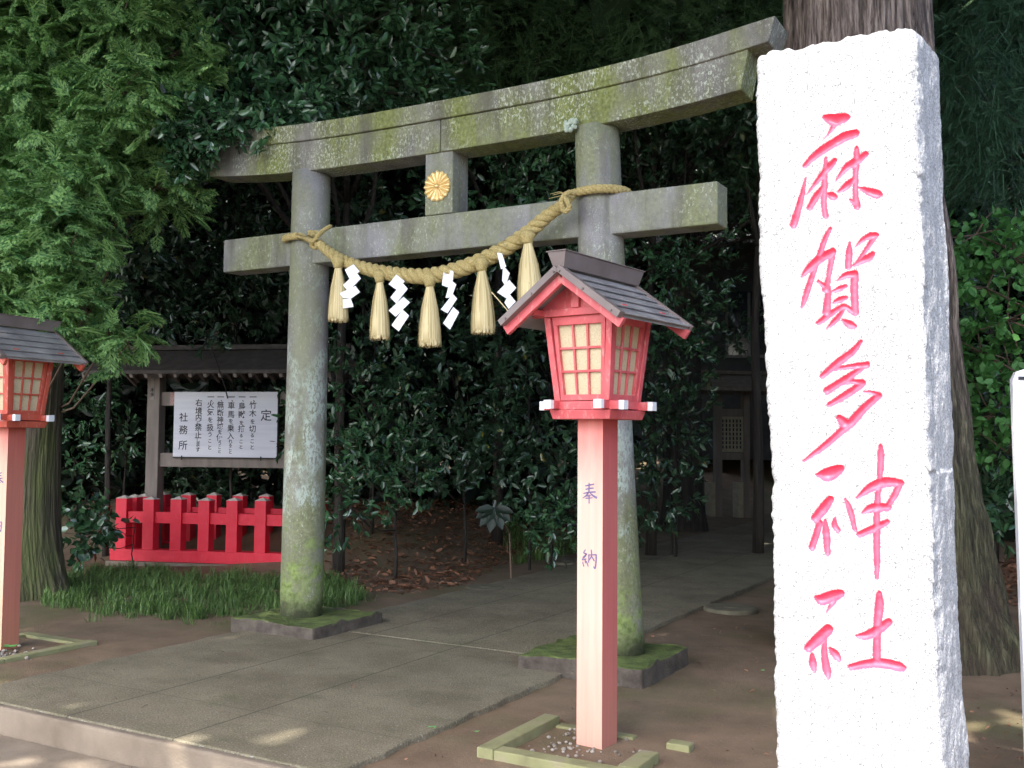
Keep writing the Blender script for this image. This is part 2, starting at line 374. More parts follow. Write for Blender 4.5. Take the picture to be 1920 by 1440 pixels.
# ------------------------------------------------------------------ SETTING: ground
def tnoise(x, y, s=1.):
    return (math.sin(x*1.7*s+1.3)*math.cos(y*1.3*s+.4)+.5*math.sin(x*3.9*s+y*2.1*s)+.25*math.sin(x*8.3*s-y*7.1*s))/1.75
def ground_z(x, y):
    z = -.028+.012*tnoise(x, y, 1.2)
    def sm(t): t = min(1, max(0, t)); return t*t*(3-2*t)
    z += .55*sm((-6.1-x)/2.2)*sm((y-8.2)/2.5)*sm((x+13)/2+1)
    z += .35*sm((x+1.2)/2.5)*sm((y-8.0)/3)
    z += 22*sm((y-24)/18)+9*sm((-x-17)/10)+9*sm((x-9)/10)*sm((y-3)/4)  # rear slope added behind the trees to block the sky
    if -5.9 < x < -2.9: z = min(z, -.03) if y < 6.9 else z
    return z
def sheet(name, x0, x1, y0, y1, step, zf, mat, grow=True):
    def ax(a, b, c0, c1):
        L = [a]
        while L[-1] < b:
            q = L[-1]; d = max(0, c0-q, q-c1); L.append(q+step*(1+ (d*1.2 if grow else 0)))
        return L
    X = ax(x0, x1, -9, 0); Y = ax(y0, y1, 3, 11); mb = MB()
    for y in Y:
        for x in X: mb.v.append((x, y, zf(x, y)))
    n = len(X)
    for j in range(len(Y)-1):
        for i in range(n-1): mb.f.append((j*n+i, j*n+i+1, (j+1)*n+i+1, (j+1)*n+i)); mb.m.append(0)
    return tag(mb.build(name, mat, None, True), kind='structure')
def M_earth():
    m, t, b = new_mat('earth'); k = NT(t); co = k.coord()
    c = k.ramp(k.noise(co, 3, 6, .6), [(.3, (.15, .1, .06)), (.7, (.255, .18, .115))])
    c = k.mix(k.ramp(k.noise(co, 1.1, 4), [(.5, 0.), (.68, .55)]), c, (.10, .115, .035))
    c = k.mix(k.ramp(k.noise(co, 90, 2, .7), [(.62, 0.), (.7, .7)]), c, (.3, .24, .18))
    z = k.xyz(co)[2]; c = k.mix(k.ramp(z, [(.9, 0.), (1., 1.)]), c, (.012, .02, .01))  # undergrowth on the slope, coloured near-black to hide sunlight falling there
    t.links.new(c, b.inputs['Base Color']); b.inputs['Roughness'].default_value = .9
    k.bump(k.noise(co, 60, 5, .7), .6, .012, b); return m
def M_path():
    m, t, b = new_mat('concrete_path'); k = NT(t); co = k.coord(); x, y, z = k.xyz(co)
    c = k.ramp(k.noise(co, 2.2, 6, .6), [(.3, (.175, .15, .098)), (.7, (.28, .245, .165))])
    c = k.mix(k.ramp(k.noise(co, 1.3, 4, .6), [(.5, 0.), (.7, .6)]), c, (.13, .10, .065))
    c = k.mix(k.ramp(k.noise(co, 3.1, 5, .7), [(.52, 0.), (.7, .5)]), c, (.09, .10, .045))
    c = k.mix(.9, c, k.ramp(k.noise(co, 85, 3, .75), [(.35, .6), (.65, 1.35)]), 'MULTIPLY')
    c = k.mix(k.ramp(k.noise(co, 75, 1, .5), [(.68, 0.), (.72, .8)]), c, (.42, .42, .38))
    dark = None
    for p in (-4.78, -3.98):
        d = k.math('ABSOLUTE', k.math('SUBTRACT', k.math('ADD', x, k.math('MULTIPLY', k.noise(co, 6, 2), .012)), p))
        l = k.math('LESS_THAN', d, .006); dark = l if dark is None else k.math('MAXIMUM', dark, l)
    ym = k.math('ABSOLUTE', k.math('SUBTRACT', k.math('MODULO', k.math('ADD', y, .25), 1.8), .9))
    dark = k.math('MAXIMUM', dark, k.math('MULTIPLY', k.math('LESS_THAN', ym, .005), .5))
    c = k.mix(k.math('MULTIPLY', dark, .7), c, (.035, .035, .025))
    t.links.new(c, b.inputs['Base Color']); b.inputs['Roughness'].default_value = .75
    k.bump(k.math('SUBTRACT', k.noise(co, 90, 4, .7), dark), .8, .01, b); return m
m_earth = M_earth(); m_path = M_path()
m_step = M_noise('step_concrete', (.16, .125, .09), (.27, .22, .165), 4, .85, .5, .006, bscale=90)
m_asph = M_noise('asphalt', (.05, .05, .052), (.08, .08, .08), 20, .9, .5, .004, bscale=200)
YF = 3.66
sheet('earth_ground', -45, 30, YF, 70, .11, ground_z, m_earth)

mb = MB(); mb.add([(-300, -300, -.32), (300, -300, -.32), (300, YF+.02, -.32), (-300, YF+.02, -.32)], [(0, 1, 2, 3)])
tag(mb.build('road', m_asph), kind='structure')
mb = MB(); mb.add([(-400, 3, -.6), (400, 3, -.6), (400, 600, -.6), (-400, 600, -.6)], [(0, 1, 2, 3)])
tag(mb.build('ground', m_earth), kind='structure')
# forecourt path, top at z=0
def path_poly(xl0, xr0, y0, y1, name, z1=0., z0=-.3):
    mb = MB(); ny = int((y1-y0)/.12)
    L = [(xl0+.02*tnoise(i*.9, 2), y0+(y1-y0)*i/ny) for i in range(ny+1)]; R = [(xr0+.02*tnoise(i*1.3, 5), y0+(y1-y0)*i/ny) for i in range(ny+1)]
    for (a, y), (c, _) in zip(L, R): mb.v += [(a, y, z1), (c, y, z1), (c+.01, y, z0), (a-.01, y, z0)]
    for i in range(ny):
        q = 4*i; mb.f += [(q, q+1, q+5, q+4), (q+1, q+2, q+6, q+5), (q+3, q, q+4, q+7)]; mb.m += [0]*3
    mb.f.append((0, 3, 2, 1)); mb.m.append(0)
    return tag(mb.build(name, m_path, bevel=.008), kind='structure')
path_poly(-5.75, -2.97, YF+.004, 6.32, 'path')
mb = MB()
path_poly(-5.42, -3.07, 6.323, 26, 'path', z1=.004)
# steps down to the road
mb = MB()
n = 40
for i in range(n):
    xa, xb = -7.2+i*(5.2/n), -7.2+(i+1)*(5.2/n)
mb.box((-7.4, YF-.05, -.30), (-2.95, YF+.002, -.006)); mb.box((-7.4, YF-.42, -.30), (-2.95, YF-.052, -.15)); mb.box((-7.4, YF-.8, -.318), (-2.95, YF-.422, -.225))
tag(mb.build('steps', m_step, bevel=.015, seg=3), kind='structure')
mb = MB(); mb.box((-2.948, 2.75, -.32), (6, 2.85, -.02)); mb.box((-30, YF-.1, -.32), (-7.402, YF+.0, -.01))
tag(mb.build('kerb', m_step, bevel=.01), kind='structure')
mb = MB()
nx, ny = 60, 8
for j in range(ny+1):
    for i in range(nx+1):
        x = -2.948+i*9/nx; y = 2.85+(YF+.05-2.85)*j/ny; mb.v.append((x, y, ground_z(x, max(y, YF))+.0))
for j in range(ny):
    for i in range(nx): q = j*(nx+1)+i; mb.f.append((q, q+1, q+nx+2, q+nx+1)); mb.m.append(0)
tag(mb.build('earth_verge', m_earth, None, True), kind='structure')

# ------------------------------------------------------------------ TORII
GX = -4.21
def torii():
    t = thing('torii_gate', 'large grey stone torii gate with lichen and moss over the entrance path', 'torii gate', (GX, 6.38, 0))
    for s in (-1, 1):
        mb = MB(); x0, x1 = (-1.32, -1.295) if s < 0 else (1.445, 1.262); pts = []; rs = []
        for i in range(19):
            h = .07+(3.645-.07)*i/18; k = i/18; pts.append((x0+(x1-x0)*k**.8, 0, h)); rs.append(.172-.018*k)
        rs[0] = .165
        mb.tube(pts, rs, 40); mb.build('pillar', m_pillar, t, True)
        # plinth slab
        mb = MB(); rr = random.Random(3+s); lo = []; hi = []
        cx = x0+(.09 if s < 0 else -.09); cy = -.04
        ring = []
        for k in range(40):
            u = k/40*4; e = int(u); f = u-e; a = .44; b = .41
            p = [(-a+2*a*f, -b), (a, -b+2*b*f), (a-2*a*f, b), (-a, b-2*b*f)][e]
            ring.append((cx+p[0]+rr.uniform(-.012, .012), cy+p[1]+rr.uniform(-.012, .012)))
        mb.hexa([(x, y, -.1) for x, y in ring], [(x-(.01 if x > cx else -.01), y, .088+rr.uniform(-.008, .008)) for x, y in ring])
        mb.build('plinth', [m_slab_side], t, bevel=.012)
    def curve_beam(z0, z1, half, y0, y1, slope, lift, name, mat, flare_top=0., gap=None, n=30):
        mb = MB()
        segs = [(-half, half)] if gap is None else [(-half, gap-.003), (gap+.003, half)]
        for a, b in segs:
            k0 = len(mb.v)
            for i in range(n+1):
                x = a+(b-a)*i/n; q = abs(x)/half; l = lift*q**3
                xo = slope*(1 if x > 0 else -1)*(1 if (abs(abs(x)-half) < 1e-4) else 0)
                y0_, y1_ = y0, y1
                mb.v += [(x, y0_, z0+l), (x, y1_, z0+l), (x+xo, y1_+flare_top, z1+l*1.15), (x+xo, y0_-flare_top, z1+l*1.15)]
            for i in range(n):
                q = k0+4*i
                for e in range(4): mb.f.append((q+e, q+(e+1) % 4, q+4+(e+1) % 4, q+4+e)[::-1]); mb.m.append(0)
            mb.f.append((k0, k0+1, k0+2, k0+3)); q = k0+4*n; mb.f.append((q+3, q+2, q+1, q)); mb.m += [0, 0]
        return mb.build(name, mat, t, bevel=.008)
    curve_beam(3.612, 3.853, 2.32, -.13, .13, .05, .10, 'lower_lintel', m_beam, .0, gap=.045)
    curve_beam(3.856, 3.988, 2.50, -.15, .15, .05, .125, 'upper_lintel', m_beam, .015)
    # tie beam, three pieces
    mb = MB()
    mb.box((-2.158, -.105, 2.875), (-1.3, .105, 3.152)); mb.box((-1.3, -.104, 2.877), (1.3, .104, 3.15)); mb.box((1.3, -.105, 2.875), (2.158, .105, 3.152))
    mb.build('tie_beam', m_tie, t, bevel=.012)
    mb = MB(); mb.box((-.10, -.11, 3.1515), (.145, .11, 3.625)); mb.build('strut', m_tie, t, bevel=.01)
    # flower crest
    mb = MB(); cz = 3.36; cx = .016; r = .118; y = -.112
    mb.tube([(cx, y+.004, cz), (cx, y-.006, cz)], [r*.93, r*.93], 48)
    for k in range(16):
        a = 2*pi*k/16; d = Vector((cos(a), 0, sin(a))); q = Vector((-sin(a), 0, cos(a))); n0 = len(mb.v); C_ = Vector((cx, y-.004, cz))
        U, Vn = 8, 6
        for i in range(U+1):
            s_ = i/U; rad = r*(.12+.88*s_); w = r*.195*(s_**.75)*(1 if s_ < .8 else sqrt(max(0, 1-((s_-.8)/.2)**2)))+.0005
            for j in range(Vn+1):
                e = -1+2*j/Vn; hgt = .018*sqrt(max(0, 1-e*e))*(.4+.6*s_)*(1 if s_ < .9 else .55)
                mb.v.append(tuple(C_+d*rad+q*w*e+Vector((0, -hgt, 0))))
        for i in range(U):
            for j in range(Vn): b = n0+i*(Vn+1)+j; mb.f.append((b, b+1, b+Vn+2, b+Vn+1)); mb.m.append(0)
    mb.tube([(cx, y, cz), (cx, y-.02, cz), (cx, y-.028, cz)], [r*.15, r*.15, r*.08], 16)
    mb.build('flower_crest', m_gold, t, True)
    # lichen lump at top of the right pillar
    mb = MB(); c = Vector((1.262-.12, -.165, 3.64))
    for _ in range(26):
        p = c+Vector((random.uniform(-.045, .045), random.uniform(-.01, .01), random.uniform(-.03, .04))); rr = random.uniform(.01, .022)
        mb.tube([p-Vector((0, 0, rr)), p, p+Vector((0, 0, rr))], [rr*.5, rr, rr*.5], 7)
    mb.build('lichen_tuft', m_lichen, t, True)
    return t
m_slab_side = None
def M_slab():
    m, t, b = new_mat('plinth_stone'); k = NT(t); co = k.coord()
    nz = k.xyz(k.n('NewGeometry').outputs['Normal'])[2]
    st = k.ramp(k.noise(co, 12, 5), [(.3, (.07, .055, .045)), (.7, (.15, .125, .1))])
    g = k.ramp(k.noise(co, 9, 6, .65), [(.3, (.055, .065, .025)), (.48, (.11, .15, .035)), (.7, (.2, .26, .07))])
    f = k.math('ADD', nz, k.math('MULTIPLY', k.math('SUBTRACT', k.noise(co, 18, 4), .5), .8))
    c = k.mix(k.ramp(f, [(.45, 0.), (.75, 1.)]), st, g)
    t.links.new(c, b.inputs['Base Color']); b.inputs['Roughness'].default_value = .95
    k.bump(k.noise(co, 45, 5, .7), .9, .02, b); return m
m_slab_side = M_slab(); m_lichen = M_noise('lichen', (.35, .42, .33), (.55, .62, .52), 60, .9, .4)
torii()

# ------------------------------------------------------------------ sacred rope, tassels, paper streamers
def smooth_path(pts, n):
    pts = [Vector(p) for p in pts]; out = []
    P = [2*pts[0]-pts[1]]+pts+[2*pts[-1]-pts[-2]]; k = len(pts)-1
    for i in range(n+1):
        u = i/n*k; j = min(int(u), k-1); f = u-j; a, b, c, d = P[j], P[j+1], P[j+2], P[j+3]
        out.append(.5*((2*b)+(c-a)*f+(2*a-5*b+4*c-d)*f*f+(3*b-a-3*c+d)*f**3))
    return out
def rope_mesh(mb, pts, rad, pitch, strands=3, sub=3, n=9):
    """twisted strands about a path; rad(k) gives the rope radius for k 0..1"""
    m = len(pts); Ls = [0]
    for i in range(1, m): Ls.append(Ls[-1]+(pts[i]-pts[i-1]).length)
    a = None; fr = []
    for i in range(m):
        t = (pts[min(i+1, m-1)]-pts[max(i-1, 0)]).normalized()
        a = t.orthogonal().normalized() if a is None else (a-t*a.dot(t)).normalized(); fr.append((a, t.cross(a)))
    for s in range(strands):
        q = []; rr = []; ph = 0
        for i in range(m):
            R = rad(i/(m-1)); 
            if i: ph += (Ls[i]-Ls[i-1])/(pitch*R)*2*pi
            g = ph+2*pi*s/strands; q.append(pts[i]+(fr[i][0]*cos(g)+fr[i][1]*sin(g))*R*.5); rr.append(R*.56)
        mb.tube(q, rr, n)
YR = 6.07
RP = [(596, 456), (640, 487), (700, 507), (770, 517), (820, 515), (880, 498), (940, 470), (990, 436), (1030, 402), (1064, 380)]
def build_rope():
    base = at_y(820, 515, YR)
    t = thing('sacred_rope', 'thick twisted yellow straw rope sagging between the two torii pillars', 'rope', (base.x, YR, 0)); o = Vector((base.x, YR, 0))
    path = [at_y(x, y, YR+.03*abs(x-820)/220.) for x, y in RP]
    main = smooth_path(path, 260)
    mb = MB(); rope_mesh(mb, [p-o for p in main], lambda k: .035+.024*sin(pi*min(1, max(0, k)))**.8, 3.7, 3)
    for _ in range(90):
        i = random.randrange(6, len(main)-6); p = main[i]-o+Vector((0, -.045, random.uniform(-.04, .04))); d = (main[i+3]-main[i-3]).normalized()*random.choice((-1, 1))+Vector((0, random.uniform(-.7, .1), random.uniform(-.6, .6)))
        L = random.uniform(.02, .07); mb.tube([p, p+d*L*.5, p+d*L+Vector((0, 0, -.01))], [.0012, .001, .0006], 3)
    mb.build('main_rope', m_straw, t, True)
    # wraps round the pillars
    def ring(cx, cy, R, z0, z1, a0, a1, n=90):
        return [Vector((cx+R*cos(a0+(a1-a0)*i/n), cy+R*sin(a0+(a1-a0)*i/n), z0+(z1-z0)*i/n)) for i in range(n+1)]
    lx, rx = GX-1.302, GX+1.285; cy = 6.38
    mb = MB(); kl = main[0]; 
    p = ring(lx, cy, .195, 3.09, 3.11, radians(-75), radians(-360-52), 120)
    rope_mesh(mb, [q-o for q in [Vector(kl)]+[q for q in p]], lambda k: .029, 3.8, 3)
    p2 = smooth_path([at_y(620, 424, 6.2), at_y(607, 432, 6.13), at_y(594, 445, 6.06), at_y(584, 458, 6.08), at_y(592, 464, 6.1), at_y(603, 452, 6.1)], 60)
    rope_mesh(mb, [q-o for q in p2], lambda k: .018, 4, 3, n=7)
    mb.build('pillar_wrap', m_straw, t, True)
    mb = MB(); p = ring(rx, cy, .195, 3.17, 3.195, radians(-125), radians(200), 120)
    rope_mesh(mb, [q-o for q in [Vector(main[-1])]+p], lambda k: .03, 3.8, 3)
    p2 = smooth_path([at_y(1078, 362, 6.1), at_y(1064, 362, 6.05), at_y(1052, 378, 6.02), at_y(1058, 396, 6.02), at_y(1068, 388, 6.03), at_y(1060, 372, 6.03)], 60)
    rope_mesh(mb, [q-o for q in p2], lambda k: .018, 4, 3, n=7)
    for dx, dz in ((-.13, -.02), (-.1, .0), (-.12, .01)):
        q = at_y(1064, 364, 6.05)-o; mb.tube([q, q+Vector((dx*.5, -.01, dz+.01)), q+Vector((dx, -.02, dz))], [.004, .003, .002], 5)
    mb.build('pillar_wrap', m_straw, t, True)
build_rope()
def tassel(px, y0, y1, wpx, label, lean=0):
    top = at_y(px, y0, YR-.035); bot = at_y(px+lean, y1, YR-.035); H_ = top.z-bot.z; W_ = wpx/1920*7.6/2
    t = thing('straw_tassel', label, 'tassel', top, 0, 'straw tassels hanging from the sacred rope'); dx = bot.x-top.x
    n = 620; P = []; 
    ang = RNG.uniform(0, 2*pi, n); rr = np.sqrt(RNG.uniform(.55, 1, n)); V = []; F = []
    prof = [(.12, .30), (.22, .42), (.45, .72), (.75, .93), (1, 1.)]
    for i in range(n):
        a = ang[i]; L = RNG.uniform(.92, 1.03); b = len(V); wd = .0026
        tx, ty = -sin(a), cos(a)
        for k, w in prof:
            k2 = k*L; ww = w*rr[i]*W_*(1+.02*sin(i*1.3)); x = cos(a)*ww+dx*k2; y = sin(a)*ww*.8; z = -k2*H_
            V += [(x-tx*wd, y-ty*wd, z), (x+tx*wd, y+ty*wd, z)]
        for j in range(len(prof)-1): F.append((b+2*j, b+2*j+1, b+2*j+3, b+2*j+2))
    np_mesh('straw', np.array(V), [(np.array(F), 0)], m_tassel, t, False)
    mb = MB(); mb.tube([(dx*k, 0, -H_*k) for k in (.1, .2, .45, .75, .97)], [W_*q for q in (.22, .3, .56, .76, .82)], 14); mb.build('straw_core', m_tassel, t, True)
    mb = MB(); mb.tube([(0, 0, .03), (0, 0, 0), (0, 0, -.1*H_), (0, 0, -.14*H_)], [W_*.35, W_*.62, W_*.4, W_*.3], 16)
    mb.tube([(W_*.37*cos(a), W_*.37*sin(a), -.125*H_+.001*a) for a in [k*pi/6 for k in range(37)]], .004, 5)
    mb.build('tassel_knot', m_straw, t, True)
tassel(634, 488, 601, 44, 'straw tassel nearest the left torii pillar, partly behind a paper streamer')
tassel(712, 514, 634, 42, 'straw tassel hanging second from the left torii pillar')
tassel(806, 521, 647, 46, 'straw tassel hanging lowest from the middle of the sagging rope')
tassel(903, 491, 623, 46, 'straw tassel hanging between the two right paper streamers, one straw sticking out', 3)
tassel(989, 440, 569, 48, 'straw tassel hanging highest, just above the lantern roof', 6)
def c5(x, y): return (510+x/5.141, 400+y/5.141)
def c6(x, y): return (760+x/4, 280+y/4)
def streamer(polys, cf, label):
    pts = [[at_y(*cf(*p), YR-.05) for p in poly] for poly in polys]
    o = pts[0][0].copy(); t = tag(bpy.data.objects.new('paper_streamer', None), None)
    mb = MB()
    for i, poly in enumerate(pts):
        n = len(poly); yo = -.006*i; tilt = .12*(-1)**i
        c = sum((p for p in poly), Vector())/n
        lo = [p-o+Vector((0, yo+(p.x-c.x)*tilt, 0)) for p in poly]; hi = [p+Vector((0, -.0012, 0)) for p in lo]
        mb.hexa(lo, hi)
    bpy.data.objects.remove(t)
    ob = mb.build('paper_streamer', m_paper, None); ob.location = o
    tag(ob, label, 'paper streamer', 'white zigzag paper streamers on the sacred rope')
streamer([[(785, 490), (840, 560), (750, 635), (708, 545)], [(825, 570), (872, 632), (735, 755), (680, 690)], [(810, 700), (850, 760), (770, 825), (700, 820), (668, 775)], [(648, 835), (780, 825), (810, 905), (690, 920)]], c5, 'white zigzag paper streamer overlapping the leftmost straw tassel')
streamer([[(1200, 590), (1275, 655), (1205, 740), (1130, 685)], [(1265, 670), (1322, 730), (1200, 870), (1137, 810)], [(1275, 805), (1332, 860), (1205, 1000), (1143, 940)], [(1275, 930), (1345, 990), (1235, 1140), (1158, 1080)]], c5, 'white zigzag paper streamer just left of the lowest middle tassel')
streamer([[(290, 905), (360, 910), (355, 985), (318, 1035), (278, 1020)], [(340, 975), (390, 1015), (352, 1110), (302, 1115)], [(362, 1085), (392, 1120), (325, 1232), (278, 1203)], [(372, 1185), (420, 1225), (345, 1355), (288, 1305)]], c6, 'white zigzag paper streamer just right of the lowest middle tassel')
streamer([[(690, 775), (725, 780), (755, 880), (718, 900)], [(735, 870), (790, 930), (755, 1030), (728, 985)], [(785, 980), (835, 1040), (765, 1120), (700, 1075)], [(790, 1085), (842, 1145), (785, 1200), (750, 1150)]], c6, 'narrow curled white paper streamer beside the highest right tassel')
mb = MB(); p, q = at_y(922, 548, YR-.05), at_y(962, 594, YR-.12); mb.tube([(0, 0, 0), (q-p)*.5, q-p], [.004, .004, .002], 5)
tag(mb.build('loose_straw', m_tassel, None, loc=p), 'single loose straw poking out sideways from a tassel towards the lantern roof', 'straw')

# ------------------------------------------------------------------ brush strokes
def ribbon(mb, stroke, cf, plane, thick, nrm):
    """flat brush stroke: stroke list of (x,y,w) mapped through cf then plane(px,py)->point"""
    pts = [plane(*cf(x, y)) for x, y, w in stroke]
    s = (plane(*cf(stroke[0][0]+10, stroke[0][1]))-pts[0]).length/10
    ws = [w*s/2 for _, _, w in stroke]; sm = smooth_path(pts, 8*(len(pts)-1)); m = len(sm)
    L = []; R = []
    for i, p in enumerate(sm):
        t = (sm[min(i+1, m-1)]-sm[max(i-1, 0)]).normalized(); side = t.cross(nrm).normalized(); u = i/(m-1)*(len(ws)-1); j = min(int(u), len(ws)-2)
        w = ws[j]+(ws[j+1]-ws[j])*(u-j); 
        if i == 0 or i == m-1: w *= .55
        L.append(p+side*w); R.append(p-side*w)
    for i in range(m-1):
        a = [R[i], R[i+1], L[i+1], L[i]]; mb.hexa(a, [q+nrm*thick for q in a])
HOU = [[(270, 235, 14), (330, 222, 18), (395, 208, 16)], [(275, 275, 14), (330, 262, 18), (388, 256, 14)], [(245, 325, 14), (330, 308, 20), (415, 300, 16)], [(325, 195, 14), (322, 300, 18)], [(322, 300, 16), (290, 345, 18), (238, 382, 8)], [(340, 320, 14), (385, 350, 24), (432, 372, 26)], [(290, 355, 12), (350, 348, 14)], [(275, 382, 16), (375, 372, 12)], [(325, 335, 14), (325, 445, 14)]]
NOU = [[(280, 1040, 10), (255, 1080, 16), (287, 1095, 14), (240, 1140, 14)], [(300, 1085, 10), (275, 1120, 14), (235, 1165, 14), (292, 1150, 12)], [(275, 1150, 12), (278, 1205, 10)], [(240, 1190, 14), (258, 1245, 12)], [(290, 1175, 14), (318, 1240, 14)], [(325, 1090, 14), (322, 1195, 14)], [(325, 1102, 12), (425, 1090, 18)], [(425, 1088, 18), (420, 1180, 18), (407, 1250, 20), (385, 1232, 10)], [(355, 1035, 16), (360, 1110, 14), (322, 1170, 12)], [(360, 1110, 12), (400, 1170, 18)]]

# ------------------------------------------------------------------ lanterns
def M_post(name, c_top, c_mid, c_low, rim):
    m, t, b = new_mat(name); k = NT(t); co = k.coord(); z = k.xyz(co)[2]
    zz = k.math('ADD', z, k.math('MULTIPLY', k.math('SUBTRACT', k.noise(k.map(co, (1, 1, .25)), 9, 5, .6), .5), .5))
    c = k.ramp(k.math('DIVIDE', zz, 1.7), [(.0, c_low), (.35, c_mid), (.72, c_mid), (.98, c_top)])
    f = k.noise(k.map(co, (1, 1, .03)), 40, 4); c = k.mix(.6, c, k.ramp(f, [(.35, .86), (.65, 1.08)]), 'MULTIPLY')
    t.links.new(c, b.inputs['Base Color']); b.inputs['Roughness'].default_value = .6; k.bump(f, .3, .003, b); return m
m_pf = M_post('faded_post_front', (.68, .16, .14), (.8, .5, .4), (.72, .36, .27), None)
m_ps = M_post('post_side_red', (.5, .07, .07), (.56, .15, .14), (.5, .2, .15), None)
m_pf2 = M_post('faded_post_front_left', (.62, .14, .11), (.8, .5, .36), (.7, .4, .24), None)
m_ps2 = M_post('post_side_orange', (.5, .10, .075), (.56, .19, .14), (.56, .22, .14), None)
def lantern(loc, rz, label, mr, mf, ms, name_group):
    t = thing('wooden_lantern', label, 'lantern', loc, rz, name_group)
    w = .0735; mb = MB()
    V = [(-w, -w, -.05), (w, -w, -.05), (w, w, -.05), (-w, w, -.05), (-w, -w, 1.6), (w, -w, 1.6), (w, w, 1.6), (-w, w, 1.6)]
    mb.add(V, [(0, 1, 5, 4)], 0); mb.add(V, [(1, 2, 6, 5), (2, 3, 7, 6), (3, 0, 4, 7), (4, 5, 6, 7)], 1)
    me = mb; po = me.build('post', [mf, ms], t)
    nv = Vector((0, -1, 0))
    for ch, y0 in ((HOU, 320), (NOU, 1145)):
        mb = MB()
        cz = 1.23 if ch is HOU else .905
        for st in ch: ribbon(mb, st, lambda x, y: (x, y), lambda x, y: Vector(((x-335)/6.54*.00283*1.0, -w-.001, cz-(y-y0)/6.54*.00275)), .0015, nv)
        mb.build('painted_character', m_blueink, po)
    # tray
    mb = MB(); h = .178; mb.hexa([(-h+.012, -h+.012, 1.6), (h-.012, -h+.012, 1.6), (h-.012, h-.012, 1.6), (-h+.012, h-.012, 1.6)], [(-h, -h, 1.645), (h, -h, 1.645), (h, h, 1.645), (-h, h, 1.645)])
    tray = mb.build('tray', mr, t, bevel=.003)
    for ax in (0, 1):
        for s in (-1, 1):
            mb = MB(); z0 = 1.647 if ax == 0 else 1.652; o = s*.145; e = .232
            if ax == 0: mb.box((-e, o-.02, z0), (e, o+.02, z0+.042))
            else: mb.box((o-.02, -e, z0), (o+.02, e, z0+.041))
            bm_ = mb.build('tray_beam', mr, tray, bevel=.002)
            for s2 in (-1, 1):
                mb = MB(); zc = z0-.001
                if ax == 0: mb.box((s2*e-.014, o-.0215, zc), (s2*e+.014, o+.0215, zc+.0445))
                else: mb.box((o-.0215, s2*e-.014, zc), (o+.0215, s2*e+.014, zc+.0435))
                mb.build('white_beam_end', m_white, tray)
    # tapered body
    zb, zt, hb, ht = 1.693, 2.112, .16, .2
    def P(k, u, v, out=0.):
        hf = hb+(ht-hb)*v; x, y = u*hf, -hf-out; a = k*pi/2; return (x*cos(a)-y*sin(a), x*sin(a)+y*cos(a), zb+(zt-zb)*v)
    def bar(mb, k, u0, u1, v0, v1, o0, o1):
        mb.hexa([P(k, u0, v0, o0), P(k, u1, v0, o0), P(k, u1, v0, o1), P(k, u0, v0, o1)][::-1], [P(k, u0, v1, o0), P(k, u1, v1, o0), P(k, u1, v1, o1), P(k, u0, v1, o1)][::-1])
    for k in range(4):   # corner posts
        def Q(v, i, j):
            hf = hb+(ht-hb)*v; a = k*pi/2; x, y = hf-.034*i, -hf+.034*j; return (x*cos(a)-y*sin(a), x*sin(a)+y*cos(a), zb+(zt-zb)*v)
        fr = MB(); fr.hexa([Q(0, 1, 0), Q(0, 0, 0), Q(0, 0, 1), Q(0, 1, 1)], [Q(1, 1, 0), Q(1, 0, 0), Q(1, 0, 1), Q(1, 1, 1)])
        fr.build('corner_post', mr, t, bevel=.003)
    for k in range(4):
        mb = MB(); U = .78
        bar(mb, k, -U, U, .9, 1., -.03, -.008); bar(mb, k, -U, U, 0., .07, -.03, -.006)
        bar(mb, k, -U, -U+.12, .07, .9, -.03, -.009); bar(mb, k, U-.12, U, .07, .9, -.03, -.009)
        a0, a1 = -U+.12, U-.12
        for q in (1, 2):
            uc = a0+(a1-a0)*q/3; bar(mb, k, uc-.03, uc+.03, .07, .9, -.028, -.016)
            vc = .07+.83*q/3; bar(mb, k, a0, a1, vc-.014, vc+.014, -.0285, -.015)
        lt = mb.build('window_lattice', mr, t, bevel=.0015)
        mb = MB(); bar(mb, k, -U+.1, U-.1, .05, .92, -.036, -.0305); mb.build('amber_pane', m_pane, lt)
    # header beams and gable
    mb = MB()
    for s in (-1, 1): mb.box((-.27, s*.195-.02, 2.113), (.27, s*.195+.02, 2.15))
    for s in (-1, 1): mb.box((s*.21-.02, -.30, 2.118), (s*.21+.02, .30, 2.146))
    ap = 2.325; ev = 2.085; hw = .33; sl = (ap-ev)/hw
    for s in (-1, 1):
        y0 = s*.195; mb.add([(-.24, y0-.006, 2.15), (.24, y0-.006, 2.15), (0, y0-.006, ap-.03), (-.24, y0+.006, 2.15), (.24, y0+.006, 2.15), (0, y0+.006, ap-.03)], [(0, 1, 2), (5, 4, 3), (0, 3, 4, 1), (1, 4, 5, 2), (2, 5, 3, 0)])
        mb.box((-.022, y0-.03 if s < 0 else y0+.005, 2.1505), (.022, y0-.005 if s < 0 else y0+.03, ap-.045))
    mb.build('gable', mr, t, bevel=.002)
    # barge boards
    for sy in (-1, 1):
        mb = MB(); y0 = sy*.335
        for sx in (-1, 1):
            a = Vector((sx*.002, y0, ap-.042)); b = Vector((sx*.335, y0, ap-.042-.333*sl)); mb.beam(a, b, .026, .05, 0, (0, 0, 1))
        mb.build('bargeboard', mr, t, bevel=.003)
